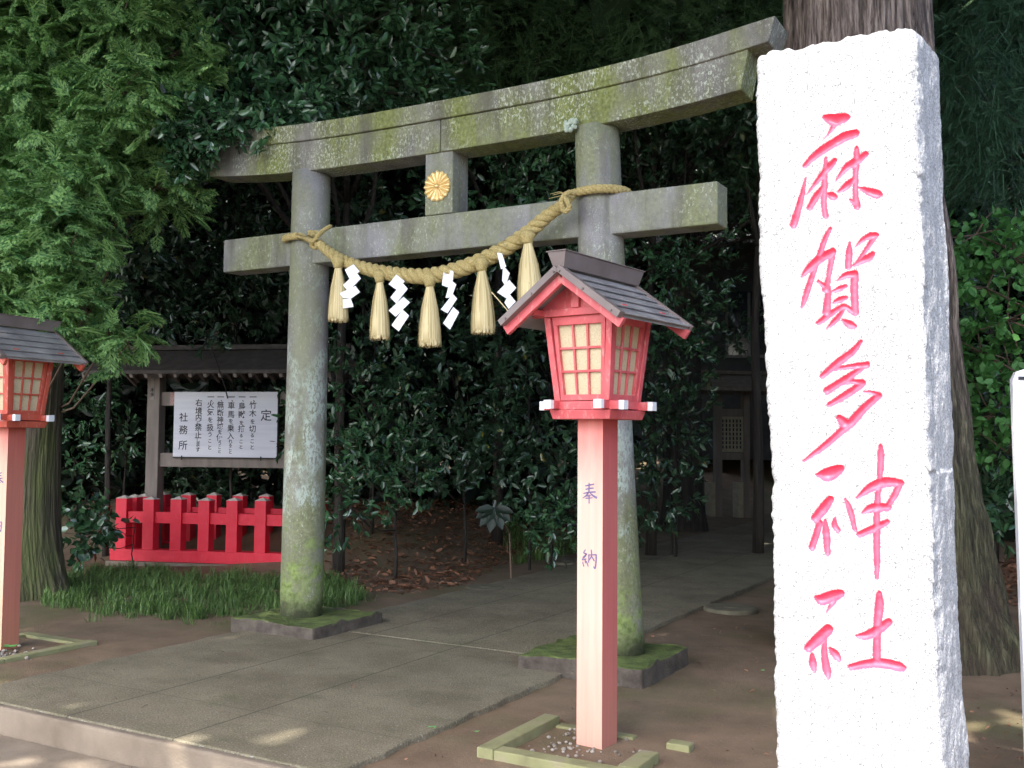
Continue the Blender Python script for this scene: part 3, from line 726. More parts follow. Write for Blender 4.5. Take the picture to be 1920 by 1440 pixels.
    # roof boards, shingle courses
    for sx in (-1, 1):
        mb = MB(); N = 5; d = Vector((sx*hw, 0, ev-ap)); nn = Vector((sx*(ap-ev), 0, hw)).normalized()
        A = Vector((0, 0, ap)); yl = .365
        mb.hexa([A+Vector((0, -yl, -.016)), A+d+Vector((0, -yl, -.016)), A+d+Vector((0, yl, -.016)), A+Vector((0, yl, -.016))], [A+Vector((0, -yl, 0)), A+d+Vector((0, -yl, 0)), A+d+Vector((0, yl, 0)), A+Vector((0, yl, 0))])
        for i in range(N):
            p0 = A+d*(i/N*.98+.02); p1 = A+d*((i+1)/N*.98+.05); lo = nn*.003; hi = nn*.013
            cuts = [-yl+.022, -.12+.09*(i % 2), .13+.07*((i+1) % 2), yl-.004]
            for c0, c1 in zip(cuts, cuts[1:]):
                g = .0015
                q = [p0+Vector((0, c0+g, 0))+lo*.2, p1+Vector((0, c0+g, 0))+hi, p1+Vector((0, c1-g, 0))+hi, p0+Vector((0, c1-g, 0))+lo*.2]
                mb.hexa([v-nn*.007 for v in q], q)
        # verge strip over the gable edge
        for sy in (-1, 1):
            q0 = A+Vector((0, sy*yl, -.006)); mb.beam(q0+nn*.006, q0+d*1.03+nn*.006, .045 if sy < 0 else .02, .034, 1)
            for kk in (.05, .45, .92):
                c = q0+d*kk+Vector((0, sy*.024, .0)); mb.tube([c, c+Vector((0, sy*.006, 0))], [.007, .004], 8, 1)
        mb.build('roof', [m_tin, m_cap], t, bevel=.0012, seg=1)
    mb = MB(); z0, z1 = ap+.002, ap+.078; y = .39
    mb.hexa([(-.03, -y+.02, z0), (.03, -y+.02, z0), (.03, y-.02, z0), (-.03, y-.02, z0)], [(-.052, -y, z1), (.052, -y, z1), (.052, y, z1), (-.052, y, z1)])
    mb.box((-.058, -y-.006, z1+.0005), (.058, y+.006, z1+.006))
    mb.build('ridge_cap', m_cap, t, bevel=.002)
    return t
lantern((-2.183, 4.748, -.005), radians(-6.5), 'tall pink-red wooden lantern in the foreground beside the right torii pillar', m_red, m_pf, m_ps, 'wooden lanterns flanking the path')
lantern((-6.81, 4.665, -.055), radians(6), 'orange-red wooden lantern cut off by the left edge of the photo', m_redo, m_pf2, m_ps2, 'wooden lanterns flanking the path')

# kerb frames round the lantern posts
m_kerbm = M_slab()
def kerb_frame(cx, cy, rz, label, parts):
    t = thing('planting_kerb', label, 'kerb frame', (cx, cy, 0), rz)
    for (x0, y0, x1, y1, z) in parts:
        mb = MB(); mb.box((x0, y0, -.1), (x1, y1, z-.008)); mb.build('kerb_stone', m_kerbstone, t, bevel=.006)
m_kerbstone = M_noise('mossy_kerb_stone', (.17, .16, .085), (.27, .27, .13), 5, .9, .6, .008, c2=(.3, .25, .18))
kerb_frame(-2.2, 4.66, 0, 'square of mossy concrete kerb stones around the foreground lantern post', [(-.39, -.40, -.30, .30, .03), (-.297, -.40, .37, -.31, .028), (.30, -.305, .39, -.02, .028), (-.29, .235, .15, .30, -.005), (.34, .20, .46, .28, .01)])
kerb_frame(-6.70, 4.66, 0, 'mossy kerb frame around the base of the left lantern', [(-.4, -.4, .385, -.31, .012), (.3, -.307, .385, .42, .012), (-.4, .33, .297, .42, .0), (-.4, -.307, -.31, .327, .0)])

# ------------------------------------------------------------------ STELE with carved characters
def cA(x, y): return (1440+x/3.2, 180+y/3.2)
def cB(x, y): return (1440+x/2.15, 620+y/2.15)
CH = [
 (cA, [[(338, 128, 28), (365, 135, 56), (405, 145, 74), (450, 132, 62), (474, 130, 40)], [(390, 188, 36), (362, 228, 14), (322, 272, 5)], [(220, 418, 32), (290, 350, 50), (380, 290, 56), (460, 245, 60), (524, 226, 50)], [(228, 485, 8), (205, 590, 34), (180, 680, 42), (153, 772, 50)],
   [(230, 594, 7), (280, 530, 26), (330, 465, 40), (370, 420, 46), (398, 388, 34)], [(347, 372, 16), (342, 440, 30), (338, 540, 38), (335, 640, 36), (345, 722, 34)], [(325, 545, 20), (290, 600, 46), (250, 668, 40)], [(352, 588, 12), (380, 598, 46), (400, 606, 36)],
   [(402, 520, 5), (440, 465, 30), (480, 420, 50), (540, 385, 50), (584, 350, 40)], [(530, 312, 28), (530, 380, 40), (525, 480, 34), (525, 600, 36), (535, 662, 46)], [(530, 655, 34), (492, 622, 16)], [(508, 500, 25), (470, 540, 50), (422, 576, 15)], [(550, 550, 14), (600, 572, 46), (650, 588, 56), (674, 592, 32)]]),
 (cA, [[(372, 798, 26), (345, 850, 34), (320, 920, 36), (290, 1010, 34), (265, 1080, 36), (238, 1160, 40), (222, 1215, 36), (204, 1268, 18)], [(200, 1088, 12), (240, 1040, 46), (300, 985, 56), (360, 948, 50), (388, 935, 44)], [(388, 930, 40), (376, 1010, 34), (362, 1090, 30), (346, 1160, 44)], [(345, 1150, 34), (300, 1112, 20)],
   [(490, 878, 14), (485, 940, 40), (482, 1026, 40)], [(520, 910, 6), (565, 865, 30), (610, 840, 40), (648, 836, 36)], [(640, 846, 36), (600, 905, 32), (560, 960, 24), (516, 1015, 16)], [(512, 1018, 18), (560, 990, 40), (610, 965, 46), (626, 948, 34)],
   [(370, 1140, 8), (360, 1200, 40), (350, 1296, 50)], [(412, 1112, 7), (460, 1078, 36), (515, 1068, 50)], [(520, 1070, 50), (518, 1170, 48), (523, 1300, 44)], [(384, 1174, 14), (430, 1155, 32), (468, 1140, 20)], [(390, 1242, 14), (430, 1222, 38), (470, 1210, 22)],
   [(300, 1362, 30), (350, 1325, 40), (400, 1290, 34), (455, 1262, 30), (500, 1290, 32), (530, 1302, 30)], [(356, 1392, 16), (400, 1350, 36), (440, 1300, 28), (452, 1275, 20)], [(446, 1345, 16), (485, 1368, 48), (518, 1382, 30)]]),
 (cB, [[(374, 44, 18), (340, 85, 30), (280, 130, 34), (220, 182, 26)], [(270, 156, 14), (330, 145, 20), (398, 138, 28)], [(380, 150, 22), (320, 190, 30), (238, 242, 34)], [(288, 212, 22), (340, 205, 20), (380, 212, 30)], [(375, 218, 30), (320, 255, 32), (246, 299, 22)],
   [(385, 246, 6), (420, 250, 14), (446, 262, 28)], [(442, 265, 30), (390, 310, 36), (340, 365, 40), (290, 410, 32), (220, 470, 28), (142, 526, 10)], [(286, 350, 26), (305, 372, 44)]]),
 (cB, [[(195, 582, 12), (240, 580, 56), (285, 560, 40), (299, 553, 16)], [(250, 680, 32), (225, 715, 44), (190, 757, 36)], [(208, 775, 26), (195, 820, 28), (177, 874, 30)], [(230, 765, 14), (235, 820, 30), (240, 898, 22)], [(270, 752, 8), (268, 785, 26), (282, 805, 24)], [(310, 678, 10), (330, 720, 24), (350, 803, 20)],
   [(358, 676, 12), (410, 635, 36), (470, 612, 42), (535, 614, 28)], [(530, 618, 30), (510, 665, 28), (480, 710, 22)], [(380, 736, 12), (420, 715, 36), (485, 712, 28)], [(368, 822, 26), (420, 800, 30), (480, 772, 24)], [(453, 464, 16), (455, 500, 28), (450, 600, 22), (440, 700, 24), (438, 820, 28), (440, 920, 26), (438, 1000, 16)]]),
 (cB, [[(193, 1075, 16), (215, 1085, 44), (260, 1070, 46), (292, 1060, 34)], [(262, 1092, 28), (250, 1112, 14), (234, 1137, 6)], [(242, 1205, 44), (200, 1245, 46), (163, 1280, 38)], [(178, 1308, 16), (180, 1340, 32), (186, 1372, 18)], [(228, 1245, 18), (228, 1310, 28), (238, 1372, 34), (242, 1397, 20)], [(250, 1283, 16), (270, 1305, 36), (286, 1327, 20)],
   [(448, 1060, 22), (448, 1110, 38), (440, 1200, 32), (438, 1335, 34)], [(358, 1232, 14), (400, 1228, 36), (450, 1202, 38), (486, 1174, 30)], [(333, 1357, 26), (390, 1345, 34), (450, 1340, 38), (520, 1352, 38), (546, 1360, 24)]])]
def vnoise(seed):
    r = np.random.default_rng(seed); g = r.random((64, 64))
    def f(x, y):
        x = np.asarray(x, float) % 64; y = np.asarray(y, float) % 64; xi = np.floor(x).astype(int); yi = np.floor(y).astype(int); fx = x-xi; fy = y-yi
        fx = fx*fx*(3-2*fx); fy = fy*fy*(3-2*fy); a = g[xi % 64, yi % 64]; b = g[(xi+1) % 64, yi % 64]; c = g[xi % 64, (yi+1) % 64]; d = g[(xi+1) % 64, (yi+1) % 64]
        return (a*(1-fx)+b*fx)*(1-fy)+(c*(1-fx)+d*fx)*fy-.5
    return f
def M_granite():
    m, t, b = new_mat('white_granite'); k = NT(t); co = k.coord()
    c = k.ramp(k.noise(co, 4, 4), [(.3, (.295, .295, .30)), (.7, (.37, .37, .37))])
    c = k.mix(.9, c, k.ramp(k.noise(co, 190, 2, .6), [(.31, .25), (.42, .72), (.52, 1.05)]), 'MULTIPLY')
    c = k.mix(k.ramp(k.noise(co, 110, 2, .5), [(.29, .7), (.34, 0.)]), c, (.12, .12, .14))
    t.links.new(c, b.inputs['Base Color']); b.inputs['Roughness'].default_value = .8; k.bump(k.noise(co, 180, 3), .5, .003, b); return m
def M_chisel():
    m, t, b = new_mat('rough_granite'); k = NT(t); co = k.coord()
    c = k.ramp(k.noise(co, 9, 5), [(.3, (.5, .5, .52)), (.7, (.66, .66, .67))])
    c = k.mix(.9, c, k.ramp(k.noise(co, 150, 3, .7), [(.36, .4), (.5, .9), (.62, 1.2)]), 'MULTIPLY')
    t.links.new(c, b.inputs['Base Color']); b.inputs['Roughness'].default_value = .85; k.bump(k.noise(co, 70, 5, .7), 1., .015, b); return m
m_gran = M_granite(); m_chis = M_chisel(); m_carve = M_noise('carved_red_paint', (.72, .05, .10), (.8, .08, .14), 60, .5, .3, .002)
def stele():
    a = radians(-6); U = Vector((cos(a), sin(a), 0)); Nn = Vector((sin(a), -cos(a), 0)); O = at(1436, 900, 3.3); O.z = 0
    def onf(px, py):
        d = ray(px, py); q = ((O-Vector((0, 0, CAMH))).dot(Nn))/d.dot(Nn); p = Vector((0, 0, CAMH))+d*q; return (p-O).dot(U), p.z
    left = [onf(x, y) for x, y in [(1420, -200), (1416, 100), (1417, 180), (1420, 260), (1422, 420), (1430, 560), (1432, 640), (1440, 800), (1446, 880), (1443, 950), (1450, 1000), (1449, 1100), (1452, 1180), (1455, 1300), (1455, 1440), (1458, 1700)]]
    right = [onf(x, y) for x, y in [(1715, -200), (1712, 60), (1716, 160), (1722, 260), (1724, 330), (1731, 420), (1733, 560), (1737, 680), (1742, 800), (1752, 960), (1750, 1060), (1757, 1200), (1762, 1300), (1770, 1440), (1772, 1700)]]
    top = [onf(x, y) for x, y in [(1400, 110), (1416, 98), (1455, 92), (1490, 88), (1520, 80), (1555, 76), (1590, 66), (1640, 58), (1680, 50), (1702, 48), (1725, 62), (1760, 150)]]
    lz = np.array([p[1] for p in left])[::-1]; ls = np.array([p[0] for p in left])[::-1]; rz = np.array([p[1] for p in right])[::-1]; rs = np.array([p[0] for p in right])[::-1]
    ts = np.array([p[0] for p in top]); tz = np.array([p[1] for p in top])
    NU, NV = 190, 960; ztop = 2.86; n1 = vnoise(1); n2 = vnoise(2); n3 = vnoise(3)
    v = np.linspace(0, 1, NV+1)[:, None]; u = np.linspace(0, 1, NU+1)[None, :]
    zb = -.15
    zz = zb+(ztop-zb)*v+0*u
    jag = .008*(n1(zz*5.3, 0)+.6*n1(zz*17, 5)+.7*n1(zz*47, 9)+.5*n1(zz*110, 3))
    s = np.interp(zz, lz, ls)+jag+((np.interp(zz, rz, rs)+.012*(n2(zz*6, 3)+.5*n2(zz*23, 5)+.6*n2(zz*71, 8)))-np.interp(zz, lz, ls)-jag)*u
    tt = np.interp(s, ts, tz)+.012*(n3(s*40, 0)+.5*n3(s*90, 4)); zfrac = (zz-zb)/(ztop-zb)
    Zt = zb+(tt-zb)*zfrac; Z = Zt
    # groove field
    depth = np.zeros_like(Z); cid = np.full(Z.shape, -1)
    for ci, (cf, strokes) in enumerate(CH):
        for st in strokes:
            pts = np.array([onf(*cf(x, y)) for x, y, w in st]); sc = abs(onf(*cf(st[0][0]+10, st[0][1]))[0]-pts[0][0])/10
            ws = np.array([w for _, _, w in st])*sc/2
            sm = smooth_path([Vector((p[0], p[1], w)) for p, w in zip(pts, ws)], 6*(len(pts)-1))
            x0 = min(p.x for p in sm)-.03; x1 = max(p.x for p in sm)+.03; z0 = min(p.y for p in sm)-.03; z1 = max(p.y for p in sm)+.03
            idx = np.where((s > x0) & (s < x1) & (Z > z0) & (Z < z1)); xs = s[idx]; zs = Z[idx]; best = np.full(len(xs), -1.)
            for p, q in zip(sm, sm[1:]):
                dx, dz = q.x-p.x, q.y-p.y; L2 = dx*dx+dz*dz+1e-12; h = np.clip(((xs-p.x)*dx+(zs-p.y)*dz)/L2, 0, 1)
                dist = np.hypot(xs-p.x-h*dx, zs-p.y-h*dz); w = p.z+(q.z-p.z)*h; e = 1-dist/np.maximum(w*.93, 1e-4)
                val = np.where(e > 0, w*np.sqrt(np.clip(1-(1-e)**2, 0, 1)), -1); best = np.maximum(best, val)
            k = best > 0; sel = (idx[0][k], idx[1][k]); depth[sel] = np.maximum(depth[sel], best[k]*.95); cid[sel] = ci
    edge = np.minimum(u, 1-u)*.55
    rnd = .012*np.clip(1-edge/.02, 0, 1)**2+.02*np.clip(1-(tt-Z)/.02, 0, 1)**2
    off = -depth-rnd+.0015*(n1(s*30, Z*30)+n2(s*90, Z*90))
    O3 = np.array(O); U3 = np.array(U); N3 = np.array(Nn)
    base = O3+U3*.27
    V = (O3-base)+s[..., None]*U3+off[..., None]*N3+Z[..., None]*np.array((0, 0, 1.))
    V = V.reshape(-1, 3); F = []; A = np.arange((NV+1)*(NU+1)).reshape(NV+1, NU+1)
    Q = np.stack([A[:-1, :-1], A[:-1, 1:], A[1:, 1:], A[1:, :-1]], -1).reshape(-1, 4)
    c4_ = np.stack([cid[:-1, :-1], cid[:-1, 1:], cid[1:, 1:], cid[1:, :-1]], -1).reshape(-1, 4); qc = np.where((c4_ >= 0).sum(1) >= 2, c4_.max(1), -1)
    t = thing('engraved_stone_stele', 'tall white rough-hewn granite pillar carved with five large red characters', 'stone monument', tuple(base))
    # body: front sheet + rough sides, back and top
    Vb = [V]; nb = len(V); D_ = .30; ND = 46
    rows = np.arange(0, NV+1, 3)
    if rows[-1] != NV: rows = np.append(rows, NV)
    def strip(colidx, outward, seed):
        nn = vnoise(seed); P0 = V[A[rows, colidx]]; n = len(rows); w = np.linspace(0, 1, ND)[None, :, None]
        ker = np.ones(31)/31; Ps = np.stack([np.convolve(np.pad(P0[:, c], 15, 'edge'), ker, 'valid') for c in range(3)], 1); Ps[:, 2] = P0[:, 2]; kk = np.clip(w*D_/.07, 0, 1)
        P = P0[:, None, :]*(1-kk)+Ps[:, None, :]*kk-N3*D_*w; zr = P[..., 2]; dd = w[..., 0]*D_
        bul = .006*np.sin(np.clip(w[..., 0], 0, 1)*pi)*(.6+.8*nn(zr*2, 7))+.016*(nn(zr*2.7+dd*3, dd*5+2))+.008*nn(zr*8.3-dd*9, dd*17+zr*4)+.003*nn(zr*37+dd*29, dd*47-zr*21)+.003*nn(zr*90-dd*31, dd*95+zr*37)
        bul = bul*np.clip(w[..., 0]*30, 0, 1); P = P+outward*bul[..., None]*U3
        return P
    def add_grid(P, flip, mi, out):
        n0 = sum(len(x) for x in Vb); a_, b_ = P.shape[:2]; Vb.append(P.reshape(-1, 3)); G = np.arange(a_*b_).reshape(a_, b_)+n0
        q = np.stack([G[:-1, :-1], G[:-1, 1:], G[1:, 1:], G[1:, :-1]], -1).reshape(-1, 4)
        out.append((q[:, ::-1] if flip else q, mi))
    outF = []
    R_ = strip(NU, 1, 21); L_ = strip(0, -1, 22); add_grid(R_, False, 1, outF); add_grid(L_, True, 1, outF)
    cols = np.linspace(0, 1, 40)[None, :, None]; B = L_[:, -1:, :]*(1-cols)+R_[:, -1:, :]*cols; add_grid(B, True, 1, outF)
    tf = V[A[NV, ::5]]; wv = np.linspace(0, 1, ND)[:, None, None]; n4 = vnoise(31); TT = tf[None]-N3*D_*wv
    tl = L_[-1][:, None, :]; tr = R_[-1][:, None, :]; fu = np.linspace(0, 1, tf.shape[0])[None, :, None]
    TT = TT+(tl-TT[:, :1, :])*(1-fu)+(tr-TT[:, -1:, :])*fu
    TT[..., 2] += .05*np.sin(np.clip(wv[..., 0], 0, 1)*pi)*np.sin(np.clip(fu[..., 0], 0, 1)*pi)*(n4(TT[..., 0]*12, wv[..., 0]*5))
    add_grid(TT, True, 1, outF)
    body = np_mesh('stone_body', np.concatenate(Vb), [(Q[qc < 0], 0)]+outF, [m_gran, m_chis], t, True)
    for ci in range(5):
        q = Q[qc == ci]; ids, inv = np.unique(q, return_inverse=True); np_mesh('carved_character', V[ids], [(inv.reshape(-1, 4), 0)], m_carve, t, True)
stele()

# ------------------------------------------------------------------ NOTICE BOARD + FENCE (left)
BA = radians(19); BO = Vector((-10.0, 8.24, 0))
def text_mesh(chars, size, mb, place):
    """flat glyph meshes; chars list of (char, x, y); place(x, y) -> point"""
    for ch, x, y, sc in chars:
        cu = bpy.data.curves.new('glyph', 'FONT'); cu.body = ch; cu.size = size*sc; cu.align_x = 'CENTER'; cu.align_y = 'CENTER'; cu.offset = .0012; cu.resolution_u = 3
        ob = bpy.data.objects.new('glyph', cu); S.collection.objects.link(ob); dg = bpy.context.evaluated_depsgraph_get(); me = bpy.data.meshes.new_from_object(ob.evaluated_get(dg))
        vs = [place(x+v.co.x, y+v.co.y) for v in me.vertices]; mb.add(vs, [tuple(p.vertices) for p in me.polygons])
        bpy.data.objects.remove(ob); bpy.data.curves.remove(cu); bpy.data.meshes.remove(me)
def notice_board():
    t = thing('roofed_notice_board', 'roofed wooden notice board with a white panel of black handwritten rules behind the fence', 'notice board', BO, BA)
    for s0 in (.04, 1.98):
        mb = MB(); mb.box((s0, .56, -.1), (s0+.165, .72, 2.26)); mb.build('post', m_wood, t, bevel=.008)
    for a_, b_ in ((1.11, 1.28), (1.86, 2.03)):
        mb = MB(); mb.box((.206, .60, a_), (1.979, .68, b_)); mb.build('crossbar', m_wood, t, bevel=.005)
    pass
    mb = MB(); mb.box((.405, .555, 1.235), (1.755, .59, 2.03)); pn = mb.build('notice_panel', m_board, t, bevel=.003)
    mb = MB(); mb.box((1.756, .556, 1.235), (1.768, .592, 2.028)); mb.box((.405, .556, 1.222), (1.768, .592, 1.2345)); mb.build('panel_edge', m_ink, t)
    for x in (.52, 1.55):
        mb = MB(); mb.box((x, .545, 1.20), (x+.012, .554, 1.25)); mb.build('hook', m_ink, t)
    # columns: crop coords (1920 wide over 400px) -> panel coordinates
    def bx(x): return .405+(x-770)/(1712-770)*1.35
    def bz(y): return 2.03-(y-355)/(950-355)*.795
    cols = [(1612, [('定', 575, 1.55)]),
            (1492, [('一', 408, 1), ('、', 440, .8), ('竹', 480, 1), ('木', 555, 1), ('を', 628, .7), ('切', 695, 1), ('る', 752, .6), ('こ', 805, .65), ('と', 860, .65)]),
            (1392, [('一', 408, 1), ('、', 440, .8), ('鳥', 490, 1), ('獣', 565, 1), ('を', 640, .65), ('捕', 695, .95), ('る', 755, .55), ('こ', 808, .6), ('と', 858, .6)]),
            (1296, [('一', 408, 1), ('、', 440, .8), ('車', 485, 1), ('馬', 565, 1), ('を', 625, .7), ('乗', 690, 1.), ('入', 760, .95), ('れ', 805, .55), ('る', 840, .5), ('こ', 872, .5), ('と', 905, .5)]),
            (1198, [('一', 408, 1), ('、', 440, .8), ('無', 480, 1), ('断', 550, .95), ('神', 615, .95), ('域', 675, .9), ('を', 722, .6), ('使', 775, 1.), ('う', 825, .6), ('こ', 862, .5), ('と', 900, .5)]),
            (1108, [('一', 408, 1), ('、', 440, .8), ('火', 475, 1), ('気', 545, 1), ('を', 615, .8), ('扱', 685, 1), ('う', 745, .75), ('こ', 805, .6), ('と', 865, .65)]),
            (1000, [('右', 460, 1), ('境', 535, 1), ('内', 595, .95), ('に', 640, .55), ('禁', 685, 1), ('止', 755, 1), ('し', 800, .6), ('ま', 838, .7), ('す', 885, .7)]),
            (862, [('社', 595, 1.25), ('務', 710, 1.25), ('所', 850, 1.3)])]
    for x, L in cols:
        ch = []
        for c, y, sc in L:
            if c == '、': ch.append((c, bx(x)+.035, bz(y)+.02, sc))
            else: ch.append((c, bx(x), bz(y), sc))
        mb = MB(); text_mesh(ch, .094, mb, lambda x, y: (x, .5535, y)); mb.build('handwriting', m_ink, pn)
    # worn paper stickers on the post and crossbar
    mb = MB(); mb.box((.085, .556, 1.93), (.135, .5595, 2.2)); st = mb.build('votive_sticker', m_stick, t)
    mb = MB(); text_mesh([('本', .11, 2.05, .6), ('多', .11, 1.99, .6)], .094, mb, lambda x, y: (x, .5545, y)); mb.build('sticker_writing', m_ink, st)
    mb = MB(); mb.box((.33, .596, 1.87), (.385, .5995, 2.02)); mb.build('votive_sticker', m_stick2, t)
    # roof
    mb = MB(); x0, x1 = -.52, 2.62; zr = 2.55; ze = 2.27; yc = .64; hd = .58
    for s in (-1, 1):
        y1 = yc+s*hd; lo = [(x0, yc, zr-.05), (x1, yc, zr-.05), (x1, y1, ze-.05), (x0, y1, ze-.05)]; mb.hexa(lo, [(x, y, z+.045) for x, y, z in lo])
    mb.box((x0-.03, yc-.05, zr), (x1+.03, yc+.05, zr+.06)); rf = mb.build('roof', m_woodd, t, bevel=.006)
    mb = MB()
    for i in range(17):
        x = x0+.06+i*(x1-x0-.12)/16
        for s in (-1, 1): mb.beam((x, yc+s*.05, zr-.075), (x, yc+s*(hd-.015), ze-.072), .04, .045)
    mb.build('rafters', m_wood, rf)
    for x in (x0+.02, x1-.02):
        mb = MB()
        for s in (-1, 1): mb.beam((x, yc, zr-.07), (x, yc+s*(hd+.01), ze-.09), .03, .11)
        mb.build('bargeboard', m_wood, rf)
    mb = MB(); mb.box((-.3, .585, 2.262), (2.45, .695, 2.36)); mb.build('purlin', m_woodd, t)
m_stick = M_noise('old_sticker', (.24, .21, .19), (.3, .26, .23), 30, .8, .1); m_stick2 = M_noise('red_sticker', (.35, .1, .1), (.5, .42, .38), 60, .8, .1)
notice_board()
def red_fence():
    t = thing('red_picket_fence', 'low bright red square-post fence enclosing the base of the notice board', 'fence', BO, BA)
    z0 = .0; X1 = 2.225; Y1 = 1.02; pw = .137
    def post(x, y):
        mb = MB(); z1 = .75+random.uniform(-.006, .006); mb.box((x, y, .16), (x+pw, y+pw, z1)); po = mb.build('post', m_fence, t, bevel=.003)
        mb = MB(); e = .006; zc = z1+.0005; c = (x+pw/2, y+pw/2, z1+.035); q = [(x-e, y-e, zc), (x+pw+e, y-e, zc), (x+pw+e, y+pw+e, zc), (x-e, y+pw+e, zc)]
        mb.add(q+[c], [(0, 1, 4), (1, 2, 4), (2, 3, 4), (3, 0, 4), (3, 2, 1, 0)]); mb.build('post_cap', m_postcap, po)
    n = 6; sp = (X1-pw)/n
    for i in range(n+1): post(i*sp, 0)
    for i in range(n+1): post(i*sp, Y1-pw)
    for j in range(1, 4):
        for x in (0, X1-pw): post(x, j*(Y1-pw)/4)
    e = .03
    for y in (e, Y1-pw+e):
        mb = MB(); mb.box((.02, y, .47), (X1-.02, y+pw-2*e, .60)); mb.build('rail', m_fence, t, bevel=.003)
        mb = MB(); mb.box((-.05, y-.05, .03), (X1+.05, y+pw-.01, .165)); mb.build('sill_beam', m_fence, t, bevel=.005)
    for x in (e, X1-pw+e):
        mb = MB(); mb.box((x, .1, .471), (x+pw-2*e, Y1-.1, .599)); mb.build('rail', m_fence, t, bevel=.003)
        mb = MB(); mb.box((x-.045, .13, .032), (x+pw-.015, Y1-.16, .163)); mb.build('sill_beam', m_fence, t, bevel=.005)
    mb = MB(); mb.box((-.08, -.06, -.1), (X1+.08, Y1+.06, .028)); mb.build('footing', m_step, t, bevel=.01)
m_postcap = M_noise('pale_cap', (.6, .52, .45), (.75, .68, .6), 30, .8, .3)
red_fence()

# ------------------------------------------------------------------ FAR NOTICE BOARD + HALL (right background)
def far_board():
    p1 = at_z(1346, 968, 0); p2 = at_z(1398, 957, 0); d = (p2-p1); d.z = 0; 
    o = Vector((p1.x, p1.y, 0)); D0 = (o-Vector((0, 0, 0))).length
    p2 = at(1398, 957, (p1-Vector((0, 0, CAMH))).dot(fw)+.15); ang = math.atan2(p2.y-p1.y, p2.x-p1.x); L = (Vector((p2.x, p2.y, 0))-o).length
    t = thing('far_notice_board', 'small roofed wooden notice board standing in deep shade far down the path', 'notice board', o, ang)
    for x in (-.07, L-.07):
        mb = MB(); mb.box((x, -.07, -.1), (x+.14, .07, 2.5)); mb.build('post', m_wood, t, bevel=.01)
        mb = MB(); mb.box((x-.16, -.12, -.1), (x-.03, .1, .66)); mb.build('footing_stone', m_foot, t, bevel=.01)
    mb = MB(); mb.box((.02, -.05, 1.25), (L-.02, .0, 1.95)); pn = mb.build('notice_panel', m_foot, t)
    mb = MB()
    for c in range(6):
        for r in range(7):
            x = .07+c*(L-.14)/6; z = 1.86-r*.085; mb.box((x, -.054, z-.03), (x+.03, -.051, z+.03))
    mb.build('handwriting', m_ink, pn)
    for a_ in (1.1, 1.96):
        mb = MB(); mb.box((.07, -.03, a_), (L-.07, .03, a_+.14)); mb.build('crossbar', m_wood, t)
    mb = MB()
    for s in (-1, 1):
        lo = [(-1.15, 0, 2.72), (L+1.1, 0, 2.72), (L+1.1, s*.8, 2.42), (-1.15, s*.8, 2.42)]; mb.hexa(lo, [(x, y, z+.06) for x, y, z in lo])
    mb.box((-1.2, -.06, 2.785), (L+1.15, .06, 2.85)); mb.build('roof', m_wood, t)
m_foot = M_noise('pale_stone', (.3, .26, .18), (.42, .38, .28), 12, .8, .3)
far_board()
def hall():
    o = at(1400, 830, 25); o.z = 1.2
    t = thing('shrine_office_hall', 'dim plastered hall with a pale metal roof seen through leaves beside the stone pillar', 'building', o, radians(20))
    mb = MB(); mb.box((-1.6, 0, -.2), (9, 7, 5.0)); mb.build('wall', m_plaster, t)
    for x in (-.5, 1.1, 3.2):
        mb = MB(); mb.box((x, -.05, 2.3), (x+1.1, -.004, 3.9)); w = mb.build('window', m_winframe, t)
        mb = MB(); mb.box((x+.07, -.058, 2.37), (x+.53, -.051, 3.93)); mb.box((x+.6, -.058, 2.37), (x+1.03, -.051, 3.93)); mb.build('pane', m_glass, w)
    mb = MB(); lo = [(-2.4, -1.0, 5.0), (10, -1.0, 5.0), (10, 4, 6.6), (-2.4, 4, 6.6)]; mb.hexa(lo, [(x, y, z+.12) for x, y, z in lo])
    lo = [(-2.4, 8.5, 5.0), (-2.4, 4.01, 6.6), (10, 4.01, 6.6), (10, 8.5, 5.0)]; mb.hexa(lo, [(x, y, z+.12) for x, y, z in lo])
    for i in range(32):
        x = -2.35+i*.39; mb.beam((x, -1.0, 5.14), (x, 4, 6.74), .05, .06, 0)
    mb.build('roof', m_roofm, t)
    mb = MB(); mb.box((-2.4, -1.12, 4.95), (10, -1.01, 5.1)); mb.build('gutter', m_white, t)
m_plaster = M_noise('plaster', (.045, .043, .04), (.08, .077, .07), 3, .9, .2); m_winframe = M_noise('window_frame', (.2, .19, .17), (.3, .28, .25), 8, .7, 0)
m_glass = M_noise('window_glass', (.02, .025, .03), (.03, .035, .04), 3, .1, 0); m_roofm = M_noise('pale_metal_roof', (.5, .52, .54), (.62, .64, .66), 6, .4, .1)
hall()

# white board at the right edge
def white_sign():
    p = at_z(1925, 1290, 0); 
    P = at(1900, 700, 4.6); o = Vector((P.x+.0, P.y, 0))
    t = thing('white_signboard', 'white painted board post with a rounded top at the right edge of the photo', 'sign', o, YAW-radians(14))
    mb = MB(); w = .5; zt = P.z+.02; prof = [(0.03, -.05), (w, -.05), (w, zt), (.05, zt), (.012, zt-.012), (-.004, zt-.05)]
    mb.hexa([(x, 0, z) for x, z in prof][::1], [(x, .06, z) for x, z in prof]); mb.build('panel', m_white, t, bevel=.006)
    mb = MB(); mb.box((.02, -.004, zt-.05), (.11, .001, zt-.035)); mb.build('slot', m_ink, t)
white_sign()
# grey box seen behind the lantern tray
p = at(1192, 797, 9.2); mb = MB(); mb.box((-.05, -.03, -.045), (.045, .03, .04)); mb.box((-.056, -.034, .041), (.05, .034, .05))
